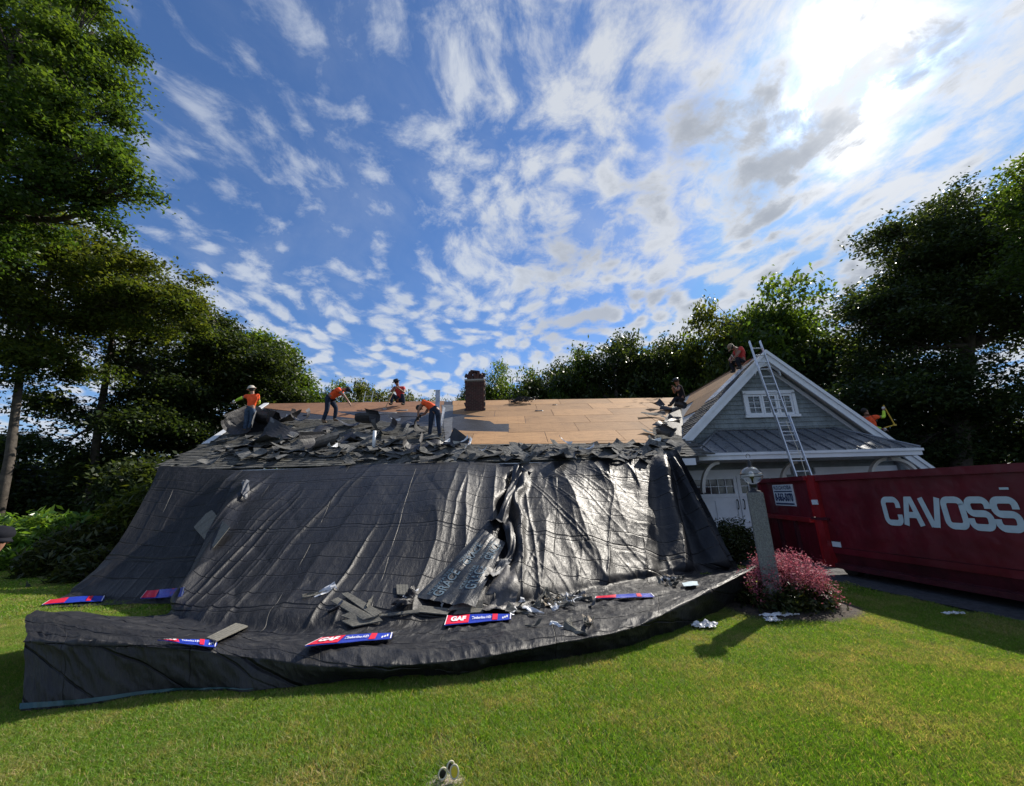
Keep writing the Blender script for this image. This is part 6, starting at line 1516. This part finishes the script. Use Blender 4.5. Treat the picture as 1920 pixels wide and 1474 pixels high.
# bending roofer with bare arms
b = foot(612, 797); b.z += .05
person(b, 0, dict(pel=(0, 0, .92), chest=(.30, -.02, 1.13), neck=(.48, -.02, 1.21), head=(.60, -.03, 1.20), face=(.7, -.2, -.7), lsh=(.36, -.18, 1.20), lel=(.62, -.22, .93), lha=(.82, -.24, .68), rsh=(.34, .18, 1.22), rel=(.08, .10, 1.04), rha=(.14, -.08, 1.12),
       lhip=(.0, -.09, .90), lkn=(.02, -.10, .48), lan=(-.08, -.10, .08), rhip=(.02, .09, .90), rkn=(.24, .10, .56), ran=(.20, .14, .18)), 'bare armed roofer in orange bending right with one hand down to the plywood', M_ORANGE, M_JEAN, M_BOOT, skin=M_SKIN2, scale=1.12)
# kneeling roofer with hat and scraper
b = foot(748, 762); 
person(b, 0, dict(pel=(.05, .12, .30), chest=(-.06, .10, .68), neck=(-.10, .04, .88), head=(-.14, .0, 1.0), face=(-.4, -1, -.4), lsh=(-.26, .06, .80), lel=(-.34, -.12, .60), lha=(-.16, -.26, .66), rsh=(.14, .08, .80), rel=(.22, -.1, .55), rha=(.02, -.26, .70),
       lhip=(-.06, .10, .28), lkn=(-.22, -.26, .46), lan=(-.24, -.22, .08), rhip=(.14, .10, .28), rkn=(.18, -.25, .44), ran=(.24, -.15, .08)), 'roofer in a brimmed hat and red shirt kneeling on the ridge with a scraper', M_REDSH, M_JEAN, M_BOOTD, skin=M_SKIN2, hat=('brim', M_BLACK), scale=1.15)
def shovel(a, c_, label):
    S = empty('roofing_shovel', tuple(c_), label, 'shovel'); mb = MB(); mb.tube([a, c_], .022, 8); part('handle', mb, M_WOOD, S)
    d = (c_ - a).normalized(); mb = MB(); s = d.cross(RN).normalized(); mb.prism([c_ - s * .10, c_ + s * .10, c_ + d * .24 + s * .13, c_ + d * .24 - s * .13], RN * .015); part('blade', mb, M_GALV, S)
pa = b + Vector((-.10, -.32, .85)); pc = roof_hit(722, 768, .05); shovel(pa, pc, 'long wooden handled scraper held by the kneeling roofer')
# bent over roofer, back to the camera
b = foot(814, 822); b.z += .03
person(b, 0, dict(pel=(.0, 0, .86), chest=(-.22, .06, 1.08), neck=(-.42, .12, 1.10), head=(-.50, .16, 1.02), face=(-.5, .4, -.9), lsh=(-.36, -.02, 1.14), lel=(-.50, -.04, .90), lha=(-.52, -.02, .66), rsh=(-.20, .22, 1.06), rel=(-.36, .24, .80), rha=(-.46, .1, .72),
       lhip=(-.09, 0, .84), lkn=(-.11, -.02, .46), lan=(-.14, 0, .06), rhip=(.10, 0, .84), rkn=(.12, .02, .46), ran=(.18, 0, .05)), 'roofer bent over with his orange back to the camera beside the valley strip', M_ORANGE, M_JEAN, M_BOOTD, skin=M_SKIN2, gloves=M_GLOVED, scale=1.08)
me = curl_mesh('held_shingle_bundle', .62, .45, 2.2, .3, (M_SHBACK, M_FELT), .02, 8, 72, jag=.05)
o = bpy.data.objects.new('held_shingle_bundle', me); link(o); o.matrix_world = Matrix.Translation(b + Vector((-.60, -.06, .42))) @ Matrix.Rotation(1.35, 4, 'Y'); tag(o, 'dark bundle of torn shingles in the hands of the bent over roofer', 'shingle')
# dark dressed roofer sitting on the valley
b = foot(1280, 752); b = Vector((b.x, b.y - .6, b.z - .1))
b = roof_hit(1262, 764, .05)
person(b, 0, dict(pel=(.50, .25, .28), chest=(.46, .20, .70), neck=(.36, .15, .88), head=(.32, .12, .99), face=(-1, -.3, -.3), lsh=(.36, .0, .80), lel=(.22, -.12, .58), lha=(.14, -.05, .72), rsh=(.44, .36, .82), rel=(.25, .30, .60), rha=(.14, .1, .70),
       lhip=(.42, .14, .26), lkn=(.14, .02, .32), lan=(-.10, -.08, .06), rhip=(.46, .32, .26), rkn=(.30, .24, .40), ran=(.16, .0, .06)), 'dark dressed roofer sitting on the garage valley facing left', M_DARKC, M_DARKC, M_BOOTD, skin=M_SKIN2, hat=('cap', M_BLACK), scale=1.15)
# red shirted roofer at the garage peak
y0 = 12.9; c = atY(1392, 697, y0); b = Vector((c.x, y0, gl(c.x) + .02))
person(b, 0, dict(pel=(.06, 0, .22), chest=(.02, -.02, .60), neck=(-.10, -.02, .72), head=(-.19, -.02, .76), face=(-1, -.2, -.8), lsh=(.0, -.19, .66), lel=(-.20, -.22, .42), lha=(-.30, -.1, .30), rsh=(0, .18, .66), rel=(-.2, .2, .45), rha=(-.3, .08, .36),
       lhip=(0, -.1, .2), lkn=(-.22, -.16, .32), lan=(-.14, -.14, -.02), rhip=(.02, .1, .2), rkn=(-.28, .16, .28), ran=(-.20, .14, -.06)), 'roofer in a red shirt and tan hat crouching at the garage peak by the ladder', M_REDSH, M_DARKC, M_BOOTD, skin=M_SKIN2, hat=('cap', M_HATT), scale=1.0)
pa = b + Vector((-.36, -.12, .45)); mb = MB(); mb.tube([pa, b + Vector((-.05, -.14, -.02))], .015, 6); tag(mb.build('pry_bar', M_GALV, None, False, pa), 'pale pry bar held by the roofer at the garage peak', 'pry bar')
# roofer on the far slope of the garage
y0 = 13.3; c = atY(1640, 830, y0); b = Vector((c.x, y0, gl(c.x) + .02)); 
want = atY(1640, 783, y0).z - b.z
person(b, 0, dict(pel=(.1, 0, want - .42), chest=(-.02, 0, want), neck=(.0, 0, want + .20), head=(-.02, .02, want + .30), face=(.9, -.1, -.5), lsh=(.16, -.15, want + .08), lel=(.42, -.18, want + .06), lha=(.50, -.16, want + .34), rsh=(.04, .16, want + .1), rel=(.2, .2, want - .2), rha=(.42, -.02, want - .36),
       lhip=(.05, -.1, want - .44), lkn=(.3, -.12, want * .35), lan=(.12, -.1, .0), rhip=(.08, .1, want - .44), rkn=(.3, .12, want * .35), ran=(.10, .1, .0)), 'roofer in red vest and lime sleeve raising a tool behind the right rake', M_ORANGE, M_JEAN, M_BOOTD, skin=M_SKIN2, sleeves=M_LIMEC, gloves=M_GLOVE, scale=.95)
p1 = b + Vector((.50, -.16, want + .40)) * 1.0; p2_ = b + Vector((.72, -.14, want - .30)); mb = MB(); mb.tube([p1, p2_], .022, 6); mb.tube([b + Vector((.42, -.04, want - .38)), p2_], .02, 6); mb.box(p2_, (.10, .03, .05))
tag(mb.build('shingle_remover', M_YELLOW, None, False, p2_), 'yellow handled tool held by the roofer on the far garage slope', 'tool')
# man at the left edge of the picture
hd = atY(-9, 1018, 4.4); b = Vector((hd.x - .08, 4.4, 0)); h = hd.z
person(b, 0, dict(pel=(-.40, .1, h * .60), chest=(-.34, .04, h * .80), neck=(.03, .01, h * .89), head=(.08, 0, h), face=(1, -.45, -.1), lsh=(-.30, -.18, h * .84), lel=(-.3, -.2, h * .66), lha=(-.2, -.16, h * .52), rsh=(-.34, .2, h * .84), rel=(-.35, .22, h * .66), rha=(-.2, .2, h * .52),
       lhip=(-.42, 0, h * .58), lkn=(-.38, -.02, h * .31), lan=(-.42, 0, .07), rhip=(-.42, .18, h * .58), rkn=(-.38, .18, h * .31), ran=(-.42, .18, .07)), 'man in a dark cap with a grey visor, mostly cut off by the left edge', M_DARKC, M_DARKC, M_BOOTD, skin=M_SKIN, hat=('cap', mat('slate_cap', (.014, .015, .02), .9, .1, 9, spec=.1)), scale=1.0, group='people on the lawn')
# look-alikes that lie in a row get their place in that row
ORD = 'first second third fourth fifth sixth seventh eighth ninth tenth eleventh twelfth thirteenth fourteenth fifteenth sixteenth seventeenth eighteenth nineteenth twentieth'.split()
bpy.context.view_layer.update(); same = {}
for o in bpy.data.objects:
    if o.parent is None and o.get('group') and o.get('label') and o.get('category') != 'tree': same.setdefault(o['label'], []).append(o)
for lab, L_ in same.items():
    if 1 < len(L_) <= len(ORD):
        L_.sort(key=lambda o: o.matrix_world.translation.x / max(.1, o.matrix_world.translation.y))
        for k_, o in enumerate(L_): o['label'] = '%s, %s from left' % (lab, ORD[k_])
